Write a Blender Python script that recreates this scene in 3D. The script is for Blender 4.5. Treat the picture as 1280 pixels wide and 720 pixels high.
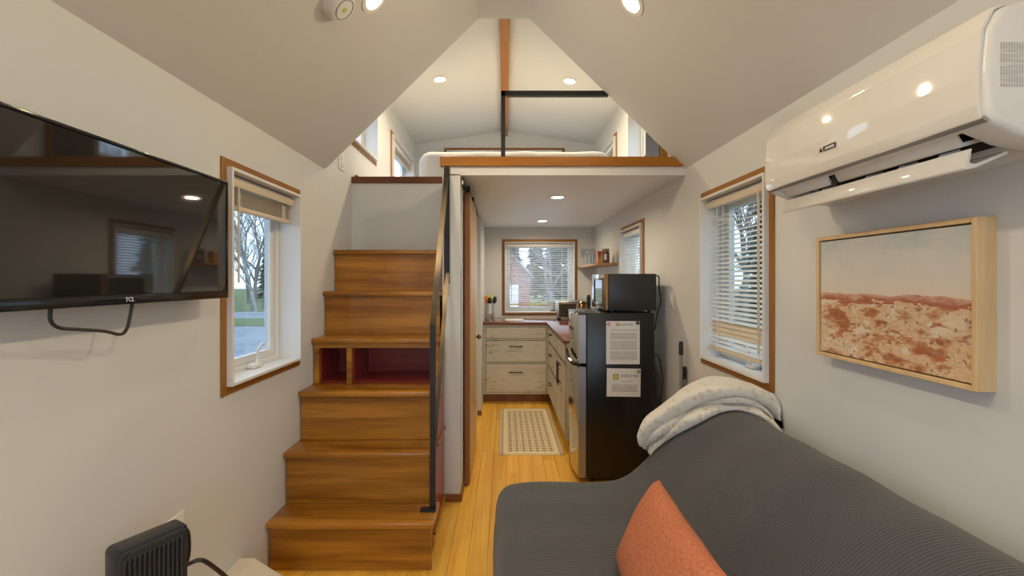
import bpy, bmesh, math, random
from mathutils import Vector, Matrix, noise
random.seed(7)
for o in list(bpy.data.objects): bpy.data.objects.remove(o)
SC = bpy.context.scene
COL = SC.collection
PI = math.pi
# ------------------------------------------------------------------ camera, world, exposure
F = 569.0; CX = 631.0; CY = 350.0; CH = 1.336
cam_d = bpy.data.cameras.new('camera'); cam = bpy.data.objects.new('camera', cam_d); COL.objects.link(cam)
cam.location = (0, 0, CH); cam.rotation_euler = (PI/2, 0, 0)
cam_d.sensor_width = 36; cam_d.lens = F*36/1280
cam_d.shift_x = (640-CX)/1280; cam_d.shift_y = -(360-CY)/1280
cam_d.clip_start = 0.02; cam_d.clip_end = 300
SC.camera = cam
SC.view_settings.view_transform = 'Standard'; SC.view_settings.look = 'None'
SC.view_settings.gamma = 1; SC.view_settings.exposure = 0.34
SC.view_settings.use_curve_mapping = False
W = bpy.data.worlds.new('overcast_sky'); SC.world = W; W.use_nodes = True
wn = W.node_tree.nodes; wl = W.node_tree.links
bg = wn['Background']; bg.inputs['Strength'].default_value = 3.1
tc = wn.new('ShaderNodeTexCoord'); nz = wn.new('ShaderNodeTexNoise'); nz.inputs['Scale'].default_value = 3.0
rp = wn.new('ShaderNodeValToRGB'); rp.color_ramp.elements[0].color = (.50, .70, 1, 1); rp.color_ramp.elements[1].color = (.72, .86, 1, 1)
rp.color_ramp.elements[0].position = .3; rp.color_ramp.elements[1].position = .65
wl.new(tc.outputs['Generated'], nz.inputs['Vector']); wl.new(nz.outputs['Fac'], rp.inputs['Fac']); wl.new(rp.outputs['Color'], bg.inputs['Color'])
LAMP = 4.6          # watts of each ceiling downlight
LAMPC = (1.0, .80, .52)

# ------------------------------------------------------------------ helpers
def V(px, py, Y): return Vector(((px-CX)/F*Y, Y, CH+(CY-py)/F*Y))
class B:
    def __init__(s): s.bm = bmesh.new()
    def _bev(s, vs, bevel, seg):
        if bevel > 0:
            es = list({e for v in vs for e in v.link_edges})
            bmesh.ops.bevel(s.bm, geom=es, offset=bevel, segments=seg, affect='EDGES', profile=.5)
    def box(s, x0, x1, y0, y1, z0, z1, bevel=0, seg=2):
        m = Matrix.Translation(((x0+x1)/2, (y0+y1)/2, (z0+z1)/2)) @ Matrix.Diagonal((abs(x1-x0), abs(y1-y0), abs(z1-z0), 1))
        r = bmesh.ops.create_cube(s.bm, size=1, matrix=m); s._bev(r['verts'], bevel, seg); return s
    def prism(s, poly, axis, a0, a1, bevel=0, seg=2):
        def mk(p, a):
            if axis == 'x': return (a, p[0], p[1])
            if axis == 'y': return (p[0], a, p[1])
            return (p[0], p[1], a)
        v0 = [s.bm.verts.new(mk(p, a0)) for p in poly]; v1 = [s.bm.verts.new(mk(p, a1)) for p in poly]
        n = len(poly); fs = [s.bm.faces.new(v0), s.bm.faces.new(v1[::-1])]
        for i in range(n): fs.append(s.bm.faces.new((v0[i], v1[i], v1[(i+1) % n], v0[(i+1) % n])))
        bmesh.ops.recalc_face_normals(s.bm, faces=fs); s._bev(v0+v1, bevel, seg); return s
    def cyl(s, p0, p1, r0, r1=None, n=16):
        p0 = Vector(p0); p1 = Vector(p1); d = p1-p0; r1 = r0 if r1 is None else r1
        q = Vector((0, 0, 1)).rotation_difference(d).to_matrix().to_4x4()
        bmesh.ops.create_cone(s.bm, cap_ends=True, segments=n, radius1=r0, radius2=r1, depth=d.length, matrix=Matrix.Translation((p0+p1)/2) @ q); return s
    def sphere(s, c, r, sc=(1, 1, 1), u=16, v=10):
        bmesh.ops.create_uvsphere(s.bm, u_segments=u, v_segments=v, radius=r, matrix=Matrix.Translation(c) @ Matrix.Diagonal((*sc, 1))); return s
    def tube(s, pts, r, n=8, smooth=4, radii=None):
        pts = [Vector(p) for p in pts]
        if smooth > 1 and len(pts) > 2: pts = crom(pts, smooth)
        rings = []; up = Vector((0, 0, 1)); prev = None
        for i, p in enumerate(pts):
            t = (pts[min(i+1, len(pts)-1)]-pts[max(i-1, 0)]).normalized()
            if prev is None: a = t.orthogonal().normalized()
            else: a = (prev - t*prev.dot(t)).normalized()
            prev = a; b = t.cross(a); rr = radii[i] if radii else r
            rings.append([s.bm.verts.new(p+(a*math.cos(2*PI*k/n)+b*math.sin(2*PI*k/n))*rr) for k in range(n)])
        for i in range(len(rings)-1):
            for k in range(n): s.bm.faces.new((rings[i][k], rings[i][(k+1) % n], rings[i+1][(k+1) % n], rings[i+1][k]))
        s.bm.faces.new(rings[0][::-1]); s.bm.faces.new(rings[-1]); return s
    def bar(s, p0, p1, w, h, side=(1, 0, 0)):      # rectangular bar
        p0 = Vector(p0); p1 = Vector(p1); t = (p1-p0).normalized(); a = Vector(side); a = (a-t*a.dot(t)).normalized(); b = t.cross(a)
        q = []
        for p in (p0, p1):
            q.append([s.bm.verts.new(p+a*w/2*i+b*h/2*j) for i, j in ((-1, -1), (1, -1), (1, 1), (-1, 1))])
        fs = [s.bm.faces.new(q[0]), s.bm.faces.new(q[1][::-1])]
        for k in range(4): fs.append(s.bm.faces.new((q[0][k], q[1][k], q[1][(k+1) % 4], q[0][(k+1) % 4])))
        bmesh.ops.recalc_face_normals(s.bm, faces=fs); return s
    def lathe(s, prof, c, n=24, mat=None):
        c = Vector(c); rings = []; vs = []
        for r, z in prof:
            ring = [s.bm.verts.new((r*math.cos(2*PI*k/n), r*math.sin(2*PI*k/n), z)) for k in range(n)] if r > 1e-6 else [s.bm.verts.new((0, 0, z))]
            rings.append(ring); vs += ring
        for a, b in zip(rings, rings[1:]):
            for k in range(n):
                k2 = (k+1) % n
                if len(a) == 1 and len(b) == 1: continue
                if len(a) == 1: s.bm.faces.new((a[0], b[k2], b[k]))
                elif len(b) == 1: s.bm.faces.new((a[k], a[k2], b[0]))
                else: s.bm.faces.new((a[k], a[k2], b[k2], b[k]))
        M = Matrix.Translation(c) @ (mat.to_4x4() if mat else Matrix())
        bmesh.ops.transform(s.bm, matrix=M, verts=vs); return s
    def grid(s, rows, close_u=False):
        vv = [[s.bm.verts.new(p) for p in r] for r in rows]
        for i in range(len(vv)-1):
            n = len(vv[i])
            for k in range(n if close_u else n-1): s.bm.faces.new((vv[i][k], vv[i][(k+1) % n], vv[i+1][(k+1) % n], vv[i+1][k]))
        return vv
def crom(p, n):
    out = []
    for i in range(len(p)-1):
        a = p[max(i-1, 0)]; b = p[i]; c = p[i+1]; d = p[min(i+2, len(p)-1)]
        for k in range(n):
            t = k/n
            out.append(.5*((2*b)+(c-a)*t+(2*a-5*b+4*c-d)*t*t+(3*b-a-3*c+d)*t**3))
    out.append(p[-1]); return out
ROOT = {}
def finish(name, b, mat, off, smooth):
    bm = b.bm; bmesh.ops.recalc_face_normals(bm, faces=bm.faces[:])
    bmesh.ops.translate(bm, vec=-Vector(off), verts=bm.verts)
    me = bpy.data.meshes.new(name); bm.to_mesh(me); bm.free(); me.materials.append(mat)
    if smooth:
        me.polygons.foreach_set('use_smooth', [True]*len(me.polygons))
        me.set_sharp_from_angle(angle=math.radians(smooth if smooth is not True else 38))
    o = bpy.data.objects.new(name, me); COL.objects.link(o); return o
def tag(o, label=None, cat=None, group=None, kind=None):
    if label: o['label'] = label
    if cat: o['category'] = cat
    if group: o['group'] = group
    if kind: o['kind'] = kind
    return o
def part(name, b, mat, parent, smooth=True, label=None, local=False):
    off = (0, 0, 0) if local else ROOT[parent.name]
    o = finish(name, b, mat, off, smooth); o.parent = parent; ROOT[o.name] = Vector(off)
    if label: o['label'] = label
    return o
def thing(name, label, cat, loc, group=None, kind=None):
    o = bpy.data.objects.new(name, None); COL.objects.link(o); o.location = loc; o.empty_display_size = .05
    ROOT[o.name] = Vector(loc); return tag(o, label, cat, group, kind)
def single(name, b, mat, label, cat, group=None, kind=None, smooth=True):
    bm = b.bm; co = [v.co for v in bm.verts]
    c = Vector(((min(v.x for v in co)+max(v.x for v in co))/2, (min(v.y for v in co)+max(v.y for v in co))/2, min(v.z for v in co)))
    o = finish(name, b, mat, c, smooth); o.location = c; ROOT[o.name] = c.copy(); return tag(o, label, cat, group, kind)
def struct(name, b, mat, label, cat, smooth=False): return single(name, b, mat, label, cat, None, 'structure', smooth)
def text_mesh(s, size, depth=0):
    cu = bpy.data.curves.new('lettering', 'FONT'); cu.body = s; cu.size = size; cu.align_x = 'CENTER'; cu.align_y = 'CENTER'; cu.extrude = depth
    t = bpy.data.objects.new('lettering', cu); COL.objects.link(t)
    dg = bpy.context.evaluated_depsgraph_get(); me = bpy.data.meshes.new_from_object(t.evaluated_get(dg))
    bpy.data.objects.remove(t); return me
def text_part(name, s, size, mat, parent, loc, rot):
    me = text_mesh(s, size, .0004); me.materials.append(mat)
    me.transform(Matrix.Translation(Vector(loc)-ROOT[parent.name]) @ rot.to_4x4())
    o = bpy.data.objects.new(name, me); COL.objects.link(o); o.parent = parent; return o

# ------------------------------------------------------------------ materials
def mat(name, col, rough=.5, metal=0, spec=.5, bump=None, var=None, coat=0, trans=0, emis=None, sheen=0, subsurf=0):
    m = bpy.data.materials.new(name); m.use_nodes = True; n = m.node_tree.nodes; l = m.node_tree.links
    p = n['Principled BSDF']; p.inputs['Base Color'].default_value = (*col, 1); p.inputs['Roughness'].default_value = rough
    p.inputs['Metallic'].default_value = metal; p.inputs['Specular IOR Level'].default_value = spec
    p.inputs['Coat Weight'].default_value = coat; p.inputs['Transmission Weight'].default_value = trans; p.inputs['Sheen Weight'].default_value = sheen
    if emis: p.inputs['Emission Color'].default_value = (*emis[0], 1); p.inputs['Emission Strength'].default_value = emis[1]
    t = n.new('ShaderNodeTexCoord')
    if var:                                       # var = (second colour, noise scale, xyz stretch)
        mp = n.new('ShaderNodeMapping'); mp.inputs['Scale'].default_value = var[2]
        k = n.new('ShaderNodeTexNoise'); k.inputs['Scale'].default_value = var[1]; k.inputs['Detail'].default_value = 4
        r = n.new('ShaderNodeValToRGB'); r.color_ramp.elements[0].position = .35; r.color_ramp.elements[1].position = .65
        r.color_ramp.elements[0].color = (*col, 1); r.color_ramp.elements[1].color = (*var[0], 1)
        l.new(t.outputs['Object'], mp.inputs['Vector']); l.new(mp.outputs[0], k.inputs['Vector']); l.new(k.outputs['Fac'], r.inputs['Fac']); l.new(r.outputs[0], p.inputs['Base Color'])
    if bump:                                      # bump = (scale, strength, distance)
        k = n.new('ShaderNodeTexNoise'); k.inputs['Scale'].default_value = bump[0]; k.inputs['Detail'].default_value = 3
        bn = n.new('ShaderNodeBump'); bn.inputs['Strength'].default_value = bump[1]; bn.inputs['Distance'].default_value = bump[2]
        l.new(t.outputs['Object'], k.inputs['Vector']); l.new(k.outputs['Fac'], bn.inputs['Height']); l.new(bn.outputs[0], p.inputs['Normal'])
    return m
def wood(name, dark, light, axis, scale=14, rough=.35, coat=0, random_tone=0, stretch=.06):
    m = bpy.data.materials.new(name); m.use_nodes = True; n = m.node_tree.nodes; l = m.node_tree.links; p = n['Principled BSDF']
    p.inputs['Roughness'].default_value = rough; p.inputs['Specular IOR Level'].default_value = .32; p.inputs['Coat Weight'].default_value = coat; p.inputs['Coat Roughness'].default_value = .15
    t = n.new('ShaderNodeTexCoord'); mp = n.new('ShaderNodeMapping')
    sc = [1, 1, 1]; sc['xyz'.index(axis)] = stretch; mp.inputs['Scale'].default_value = sc
    oi = n.new('ShaderNodeObjectInfo'); ad = n.new('ShaderNodeVectorMath'); ad.operation = 'MULTIPLY_ADD'
    cb = n.new('ShaderNodeCombineXYZ')
    for i in range(3): l.new(oi.outputs['Random'], cb.inputs[i])
    ad.inputs[1].default_value = (13, 17, 11); l.new(cb.outputs[0], ad.inputs[0]); l.new(t.outputs['Object'], ad.inputs[2]); l.new(ad.outputs[0], mp.inputs['Vector'])
    k = n.new('ShaderNodeTexNoise'); k.inputs['Scale'].default_value = scale; k.inputs['Detail'].default_value = 6; k.inputs['Distortion'].default_value = .6
    k2 = n.new('ShaderNodeTexNoise'); k2.inputs['Scale'].default_value = scale*7; k2.inputs['Detail'].default_value = 2
    l.new(mp.outputs[0], k.inputs['Vector']); l.new(mp.outputs[0], k2.inputs['Vector'])
    mx = n.new('ShaderNodeMath'); mx.operation = 'MULTIPLY_ADD'; mx.inputs[1].default_value = .3; l.new(k2.outputs['Fac'], mx.inputs[0]); l.new(k.outputs['Fac'], mx.inputs[2])
    r = n.new('ShaderNodeValToRGB'); r.color_ramp.elements[0].position = .42; r.color_ramp.elements[1].position = .86
    r.color_ramp.elements[0].color = (*dark, 1); r.color_ramp.elements[1].color = (*light, 1)
    l.new(mx.outputs[0], r.inputs['Fac'])
    if random_tone:
        h = n.new('ShaderNodeHueSaturation'); mr = n.new('ShaderNodeMapRange'); mr.inputs['To Min'].default_value = 1-random_tone; mr.inputs['To Max'].default_value = 1+random_tone
        l.new(oi.outputs['Random'], mr.inputs['Value']); l.new(mr.outputs[0], h.inputs['Value']); l.new(r.outputs[0], h.inputs['Color']); l.new(h.outputs[0], p.inputs['Base Color'])
    else: l.new(r.outputs[0], p.inputs['Base Color'])
    bn = n.new('ShaderNodeBump'); bn.inputs['Strength'].default_value = .08; bn.inputs['Distance'].default_value = .002; l.new(k2.outputs['Fac'], bn.inputs['Height']); l.new(bn.outputs[0], p.inputs['Normal'])
    return m
def thin_glass(name, tint=(1, 1, 1), refl=1.45):
    m = bpy.data.materials.new(name); m.use_nodes = True; n = m.node_tree.nodes; l = m.node_tree.links; n.remove(n['Principled BSDF'])
    tr = n.new('ShaderNodeBsdfTransparent'); tr.inputs[0].default_value = (*tint, 1); g = n.new('ShaderNodeBsdfGlossy'); g.inputs['Roughness'].default_value = .02
    f = n.new('ShaderNodeFresnel'); mx = n.new('ShaderNodeMixShader')
    ge = n.new('ShaderNodeNewGeometry'); io = n.new('ShaderNodeMapRange'); io.inputs['To Min'].default_value = refl; io.inputs['To Max'].default_value = 1/refl
    l.new(ge.outputs['Backfacing'], io.inputs['Value']); l.new(io.outputs[0], f.inputs[0])      # both faces reflect alike, no total internal reflection
    l.new(f.outputs[0], mx.inputs[0]); l.new(tr.outputs[0], mx.inputs[1]); l.new(g.outputs[0], mx.inputs[2]); l.new(mx.outputs[0], n['Material Output'].inputs[0]); return m
M = {}
M['wall'] = mat('painted_wall', (.675, .69, .695), .6, bump=(180, .05, .002))
M['ceil'] = mat('painted_ceiling', (.655, .655, .645), .6, bump=(160, .05, .002))
M['kceil'] = mat('lightened_kitchen_ceiling', (.80, .83, .85), .5, bump=(160, .05, .002))  # ceiling paint lightened to make up for light the kitchen lacks
M['white'] = mat('white_paint', (.74, .74, .73), .4)
M['vinyl'] = mat('white_vinyl', (.78, .78, .76), .35)
M['casing'] = wood('oak_casing_upright', (.22, .085, .010), (.38, .17, .028), 'z', 16, .4)
M['casing_h'] = wood('oak_casing_level', (.22, .085, .010), (.38, .17, .028), 'y', 16, .4)
M['trim_x'] = wood('loft_trim_wood', (.28, .095, .009), (.46, .19, .022), 'x', 12, .35)
M['cap'] = wood('dark_cap_wood', (.12, .04, .015), (.20, .075, .03), 'x', 12, .35)
M['stair'] = wood('stair_wood', (.17, .058, .004), (.50, .215, .026), 'x', 15, .3, .25)
M['stairside'] = wood('stair_side_wood', (.16, .05, .012), (.30, .11, .03), 'z', 11, .32, .2)
M['red'] = wood('red_stained_wood', (.19, .016, .012), (.30, .034, .024), 'x', 14, .35, .2)
M['beam'] = wood('ridge_beam_wood', (.26, .09, .010), (.44, .18, .024), 'y', 12, .4)
M['floor'] = wood('bamboo_plank', (.74, .36, .034), (.95, .57, .095), 'y', 26, .3, .15, .10, .03)
M['counter'] = wood('red_brown_counter', (.11, .03, .016), (.24, .085, .045), 'x', 20, .12, .6)
M['doorface'] = wood('door_veneer', (.50, .30, .12), (.62, .40, .18), 'z', 8, .35, .1)
M['dooredge'] = wood('door_edge_wood', (.20, .075, .02), (.32, .13, .04), 'z', 14, .4)
M['ash'] = wood('pale_frame_wood', (.60, .40, .20), (.74, .54, .31), 'z', 22, .5)
M['shelf'] = wood('shelf_wood', (.30, .15, .06), (.46, .26, .11), 'y', 16, .45)
M['shed'] = mat('red_siding', (.30, .14, .12), .7, var=((.26, .11, .09), 6, (1, 1, .2)))
M['black'] = mat('black_metal', (.018, .018, .02), .4, .3, bump=(60, .05, .001))
M['rail'] = mat('patinated_rail_steel', (.05, .045, .04), .38, .85, var=((.20, .15, .09), 5, (1, 1, .35)))
M['plastic'] = mat('black_plastic', (.016, .016, .018), .42)
M['heater'] = mat('slate_black_plastic', (.030, .032, .036), .4)
M['gloss'] = mat('gloss_black', (.01, .01, .011), .12)
M['screen'] = mat('tv_screen', (.014, .013, .012), .04, spec=1.0)
M['steel'] = mat('brushed_steel', (.60, .59, .57), .28, 1.0)
M['chrome'] = mat('chrome', (.75, .75, .75), .08, 1.0)
M['silver'] = mat('silver_edge', (.42, .42, .43), .35, .8)
M['fridge_front'] = mat('stainless_door', (.50, .48, .45), .10, 1.0)
M['fridge'] = mat('fridge_black', (.009, .008, .008), .3, bump=(220, .06, .001))
M['micro'] = mat('microwave_casing', (.030, .030, .032), .34, .2)
M['mirror'] = mat('mirrored_door', (.55, .55, .55), .05, 1.0)
M['copper'] = mat('copper', (.50, .30, .12), .22, 1.0, var=((.06, .03, .02), 8, (5, 5, .4)))
M['ac'] = mat('ac_white', (.80, .78, .75), .06, coat=.3)
M['acside'] = mat('ac_casing_white', (.80, .80, .79), .3)
M['acgrey'] = mat('ac_grey_lip', (.36, .36, .36), .3, .4)
M['dark'] = mat('dark_cavity', (.015, .015, .016), .7)
M['lamp'] = mat('lamp_lens', (1, 1, 1), .5, emis=((1, .90, .72), 7.0))
M['ring'] = mat('lamp_ring', (.82, .80, .76), .4)
M['slat'] = mat('blind_slat', (.82, .81, .78), .4)
M['cream'] = mat('cream_slat', (.68, .59, .46), .45)
M['glass'] = thin_glass('window_glass'); M['dimmed'] = thin_glass('dimming_window_glass', (.66, .69, .70)); M['glassware'] = thin_glass('glassware', (.9, .92, .93), 2.0)  # second glass: grey tint added to dim the bright view outdoors
M['paper'] = mat('paper', (.72, .71, .70), .6)
M['ink'] = mat('ink', (.06, .06, .07), .6)
M['whiteink'] = mat('white_lettering', (.8, .8, .8), .5)
M['yellow'] = mat('yellow_print', (.55, .45, .05), .6)
M['pink'] = mat('pink_magnet', (.65, .28, .30), .5)
M['grey'] = mat('grey_tube', (.30, .31, .32), .4, .4)
M['gravel'] = mat('gravel', (.26, .28, .31), .9, bump=(30, .5, .03), var=((.36, .38, .41), 2.5, (1, 1, 1)))
M['grass'] = mat('grass', (.13, .17, .06), .9, bump=(40, .6, .03), var=((.20, .23, .10), 1.2, (1, 1, 1)))
M['bark'] = mat('bark', (.16, .14, .13), .9, var=((.26, .24, .22), 3, (1, 1, .2)))
M['birch'] = mat('birch_bark', (.62, .60, .56), .8, var=((.25, .24, .22), 5, (.4, .4, 2)))
M['needle'] = mat('evergreen', (.035, .055, .035), .9, var=((.09, .11, .07), 4, (1, 1, 1)))
M['roofing'] = mat('grey_roofing', (.30, .31, .33), .7)
M['orange'] = mat('orange_silicone', (.75, .20, .03), .4); M['lime'] = mat('lime_silicone', (.50, .60, .12), .4)
M['canred'] = mat('red_yellow_print', (.45, .03, .02), .4, var=((.75, .42, .05), 14, (1, 1, .5)))
M['jar'] = mat('brown_jar', (.13, .06, .03), .2, coat=.4); M['olive'] = mat('olive_lid', (.24, .20, .09), .4)
M['speckle'] = mat('dark_speckled', (.006, .006, .006), .45, var=((.055, .05, .045), 40, (1, 1, 1)))
M['bed'] = mat('white_quilt', (.78, .76, .73), .9, bump=(45, .35, .01), sheen=.3)

def custom(name, rough=.6):
    m = bpy.data.materials.new(name); m.use_nodes = True; n = m.node_tree.nodes; l = m.node_tree.links; p = n['Principled BSDF']; p.inputs['Roughness'].default_value = rough
    t = n.new('ShaderNodeTexCoord'); return m, n, l, p, t
def mth(n, l, op, a, b=None, c=None):
    x = n.new('ShaderNodeMath'); x.operation = op
    for i, v in enumerate((a, b, c)):
        if v is None: continue
        if isinstance(v, (int, float)): x.inputs[i].default_value = v
        else: l.new(v, x.inputs[i])
    return x.outputs[0]
def mixc(n, l, f, a, b):
    x = n.new('ShaderNodeMix'); x.data_type = 'RGBA'
    for i, v in ((6, a), (7, b)):
        if isinstance(v, tuple): x.inputs[i].default_value = (*v, 1)
        else: l.new(v, x.inputs[i])
    if isinstance(f, (int, float)): x.inputs[0].default_value = f
    else: l.new(f, x.inputs[0])
    return x.outputs[2]
def noise_n(n, l, vec, scale, detail=4, stretch=(1, 1, 1), dist=0):
    mp = n.new('ShaderNodeMapping'); mp.inputs['Scale'].default_value = stretch; l.new(vec, mp.inputs['Vector'])
    k = n.new('ShaderNodeTexNoise'); k.inputs['Scale'].default_value = scale; k.inputs['Detail'].default_value = detail; k.inputs['Distortion'].default_value = dist
    l.new(mp.outputs[0], k.inputs['Vector']); return k.outputs['Fac']
def ramp(n, l, f, stops):
    r = n.new('ShaderNodeValToRGB'); e = r.color_ramp.elements
    while len(e) < len(stops): e.new(.5)
    for i, (p, c) in enumerate(stops): e[i].position = p; e[i].color = (*c, 1)
    l.new(f, r.inputs['Fac']); return r.outputs[0]
# whitewashed, rubbed-through cabinet paint (marks run with the long side of each board)
def distressed(name, stretch):
    m, n, l, p, t = custom(name, .55)
    a = noise_n(n, l, t.outputs['Object'], 9, 6, stretch, .4); b = noise_n(n, l, t.outputs['Object'], 3, 2)
    s = mth(n, l, 'MULTIPLY_ADD', b, .5, a)
    c = ramp(n, l, s, [(.45, (.70, .66, .56)), (.90, (.60, .56, .46)), (.955, (.20, .17, .13)), (1, (.50, .45, .35))])
    l.new(c, p.inputs['Base Color']); return m
M['cab'] = distressed('whitewashed_boards', (1, 1, 9)); M['cab_y'] = distressed('whitewashed_boards_side', (2, .6, 5)); M['gap'] = mat('drawer_shadow_gap', (.07, .055, .04), .8)  # gap colour: shade round drawers and doors put in as dark plates
# sofa cover: fine waffle ribs
m, n, l, p, t = custom('grey_ribbed_cover', .85); p.inputs['Sheen Weight'].default_value = .25
s3 = n.new('ShaderNodeSeparateXYZ'); l.new(t.outputs['Object'], s3.inputs[0])
wy = mth(n, l, 'SINE', mth(n, l, 'MULTIPLY', s3.outputs[1], 2*PI/.0085)); 
wz = mth(n, l, 'SINE', mth(n, l, 'MULTIPLY', mth(n, l, 'ADD', s3.outputs[2], s3.outputs[0]), 2*PI/.0095))
h = mth(n, l, 'MULTIPLY_ADD', wz, .6, wy)
bn = n.new('ShaderNodeBump'); bn.inputs['Strength'].default_value = .35; bn.inputs['Distance'].default_value = .003; l.new(h, bn.inputs['Height']); l.new(bn.outputs[0], p.inputs['Normal'])
l.new(mixc(n, l, mth(n, l, 'MULTIPLY_ADD', h, .3, .5), (.043, .0455, .052), (.068, .071, .080)), p.inputs['Base Color']); M['sofa'] = m
# terracotta boucle
m, n, l, p, t = custom('terracotta_boucle', .95); a = noise_n(n, l, t.outputs['Object'], 130, 3); bn = n.new('ShaderNodeBump'); bn.inputs['Strength'].default_value = .7; bn.inputs['Distance'].default_value = .004
l.new(a, bn.inputs['Height']); l.new(bn.outputs[0], p.inputs['Normal']); l.new(ramp(n, l, a, [(.3, (.44, .135, .060)), (.7, (.62, .215, .11))]), p.inputs['Base Color']); M['pillow'] = m
# spotted throw
m, n, l, p, t = custom('spotted_fleece', .95); p.inputs['Sheen Weight'].default_value = .5
vo = n.new('ShaderNodeTexVoronoi'); vo.inputs['Scale'].default_value = 38; l.new(t.outputs['Object'], vo.inputs['Vector'])
a = noise_n(n, l, t.outputs['Object'], 120, 3); f = mth(n, l, 'MULTIPLY_ADD', a, .35, vo.outputs['Distance'])
l.new(ramp(n, l, f, [(.40, (.60, .53, .43)), (.58, (.72, .68, .61))]), p.inputs['Base Color'])
bn = n.new('ShaderNodeBump'); bn.inputs['Strength'].default_value = .5; bn.inputs['Distance'].default_value = .006; l.new(a, bn.inputs['Height']); l.new(bn.outputs[0], p.inputs['Normal']); M['throw'] = m
# painted desert landscape (flat print on the canvas); local y along the wall, z up, both from the canvas centre base
m, n, l, p, t = custom('desert_canvas', .7)
s3 = n.new('ShaderNodeSeparateXYZ'); l.new(t.outputs['Object'], s3.inputs[0]); z = s3.outputs[2]
O_ = t.outputs['Object']
a = noise_n(n, l, O_, 16, 9, (1, 1, 2.0), .25); b = noise_n(n, l, O_, 75, 4, (1, 1, 1.2)); c = noise_n(n, l, O_, 6, 6, (1, 1, 2.2), .2); d_ = noise_n(n, l, O_, 24, 8, (1, 1, 2.6), .2)
ground = ramp(n, l, a, [(.36, (.36, .13, .06)), (.44, (.56, .30, .15)), (.50, (.68, .52, .34)), (.55, (.60, .38, .20)), (.62, (.70, .60, .46))])
ground = mixc(n, l, ramp(n, l, d_, [(.54, (0, 0, 0)), (.64, (.85, .85, .85))]), ground, (.40, .11, .04))
ground = mixc(n, l, ramp(n, l, c, [(.50, (0, 0, 0)), (.66, (.75, .75, .75))]), ground, (.70, .59, .44))
ground = mixc(n, l, ramp(n, l, mth(n, l, 'MULTIPLY', b, mth(n, l, 'MULTIPLY_ADD', d_, .6, .7)), [(.60, (0, 0, 0)), (.66, (.8, .8, .8))]), ground, (.26, .09, .06))
sky = ramp(n, l, mth(n, l, 'MULTIPLY_ADD', c, .22, z), [(.30, (.70, .60, .50)), (.40, (.62, .61, .58)), (.50, (.45, .51, .54))])
sky = mixc(n, l, ramp(n, l, d_, [(.45, (0, 0, 0)), (.7, (.5, .5, .5))]), sky, (.70, .63, .55))
zz = mth(n, l, 'MULTIPLY_ADD', noise_n(n, l, O_, 14, 5, (1, 1, 0)), .03, z)
hz = ramp(n, l, mth(n, l, 'MULTIPLY_ADD', d_, .05, zz), [(.215, (.55, .25, .14)), (.228, (.36, .10, .05)), (.243, (.60, .36, .27))])
col = mixc(n, l, mth(n, l, 'GREATER_THAN', mth(n, l, 'MULTIPLY_ADD', d_, .06, zz), .228), ground, hz)
col = mixc(n, l, mth(n, l, 'GREATER_THAN', zz, .222), col, sky)
l.new(col, p.inputs['Base Color']); M['canvas'] = m
# kitchen mat: printed tile pattern
m, n, l, p, t = custom('tile_print_mat', .5)
s3 = n.new('ShaderNodeSeparateXYZ'); l.new(t.outputs['Object'], s3.inputs[0]); x, y = s3.outputs[0], s3.outputs[1]
ax = mth(n, l, 'ABSOLUTE', x); ay = mth(n, l, 'ABSOLUTE', y); HX, HY = .25, .625
fx = mth(n, l, 'FRACT', mth(n, l, 'DIVIDE', mth(n, l, 'ADD', x, .1855), .053)); fy = mth(n, l, 'FRACT', mth(n, l, 'DIVIDE', y, .046))
fx2 = mth(n, l, 'FRACT', mth(n, l, 'ADD', fx, .5)); fy2 = mth(n, l, 'FRACT', mth(n, l, 'MULTIPLY', y, 1/.023))
barm = mth(n, l, 'MULTIPLY', mth(n, l, 'LESS_THAN', mth(n, l, 'ABSOLUTE', mth(n, l, 'SUBTRACT', fx, .5)), .26), mth(n, l, 'LESS_THAN', fy, .52))
dotm = mth(n, l, 'MULTIPLY', mth(n, l, 'LESS_THAN', mth(n, l, 'ABSOLUTE', mth(n, l, 'SUBTRACT', fx2, .5)), .09), mth(n, l, 'LESS_THAN', fy2, .4))
field = mth(n, l, 'MULTIPLY', mth(n, l, 'LESS_THAN', ax, .1855), mth(n, l, 'LESS_THAN', ay, .555))
pat = mth(n, l, 'MULTIPLY', mth(n, l, 'MAXIMUM', barm, dotm), field)
def band(v, lo, hi): return mth(n, l, 'MULTIPLY', mth(n, l, 'GREATER_THAN', v, lo), mth(n, l, 'LESS_THAN', v, hi))
lines = mth(n, l, 'MAXIMUM', band(ax, .218, .225), band(ax, .232, .237))
dash = mth(n, l, 'MULTIPLY', mth(n, l, 'LESS_THAN', mth(n, l, 'FRACT', mth(n, l, 'DIVIDE', x, .024)), .5), band(ay, .603, .614))
dash2 = mth(n, l, 'MULTIPLY', mth(n, l, 'LESS_THAN', mth(n, l, 'FRACT', mth(n, l, 'DIVIDE', y, .03)), .5), band(ax, .243, .249))
pat = mth(n, l, 'MAXIMUM', mth(n, l, 'MAXIMUM', pat, lines), mth(n, l, 'MAXIMUM', dash, dash2))
l.new(mixc(n, l, pat, (.82, .70, .47), (.16, .10, .06)), p.inputs['Base Color']); M['mat'] = m
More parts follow.
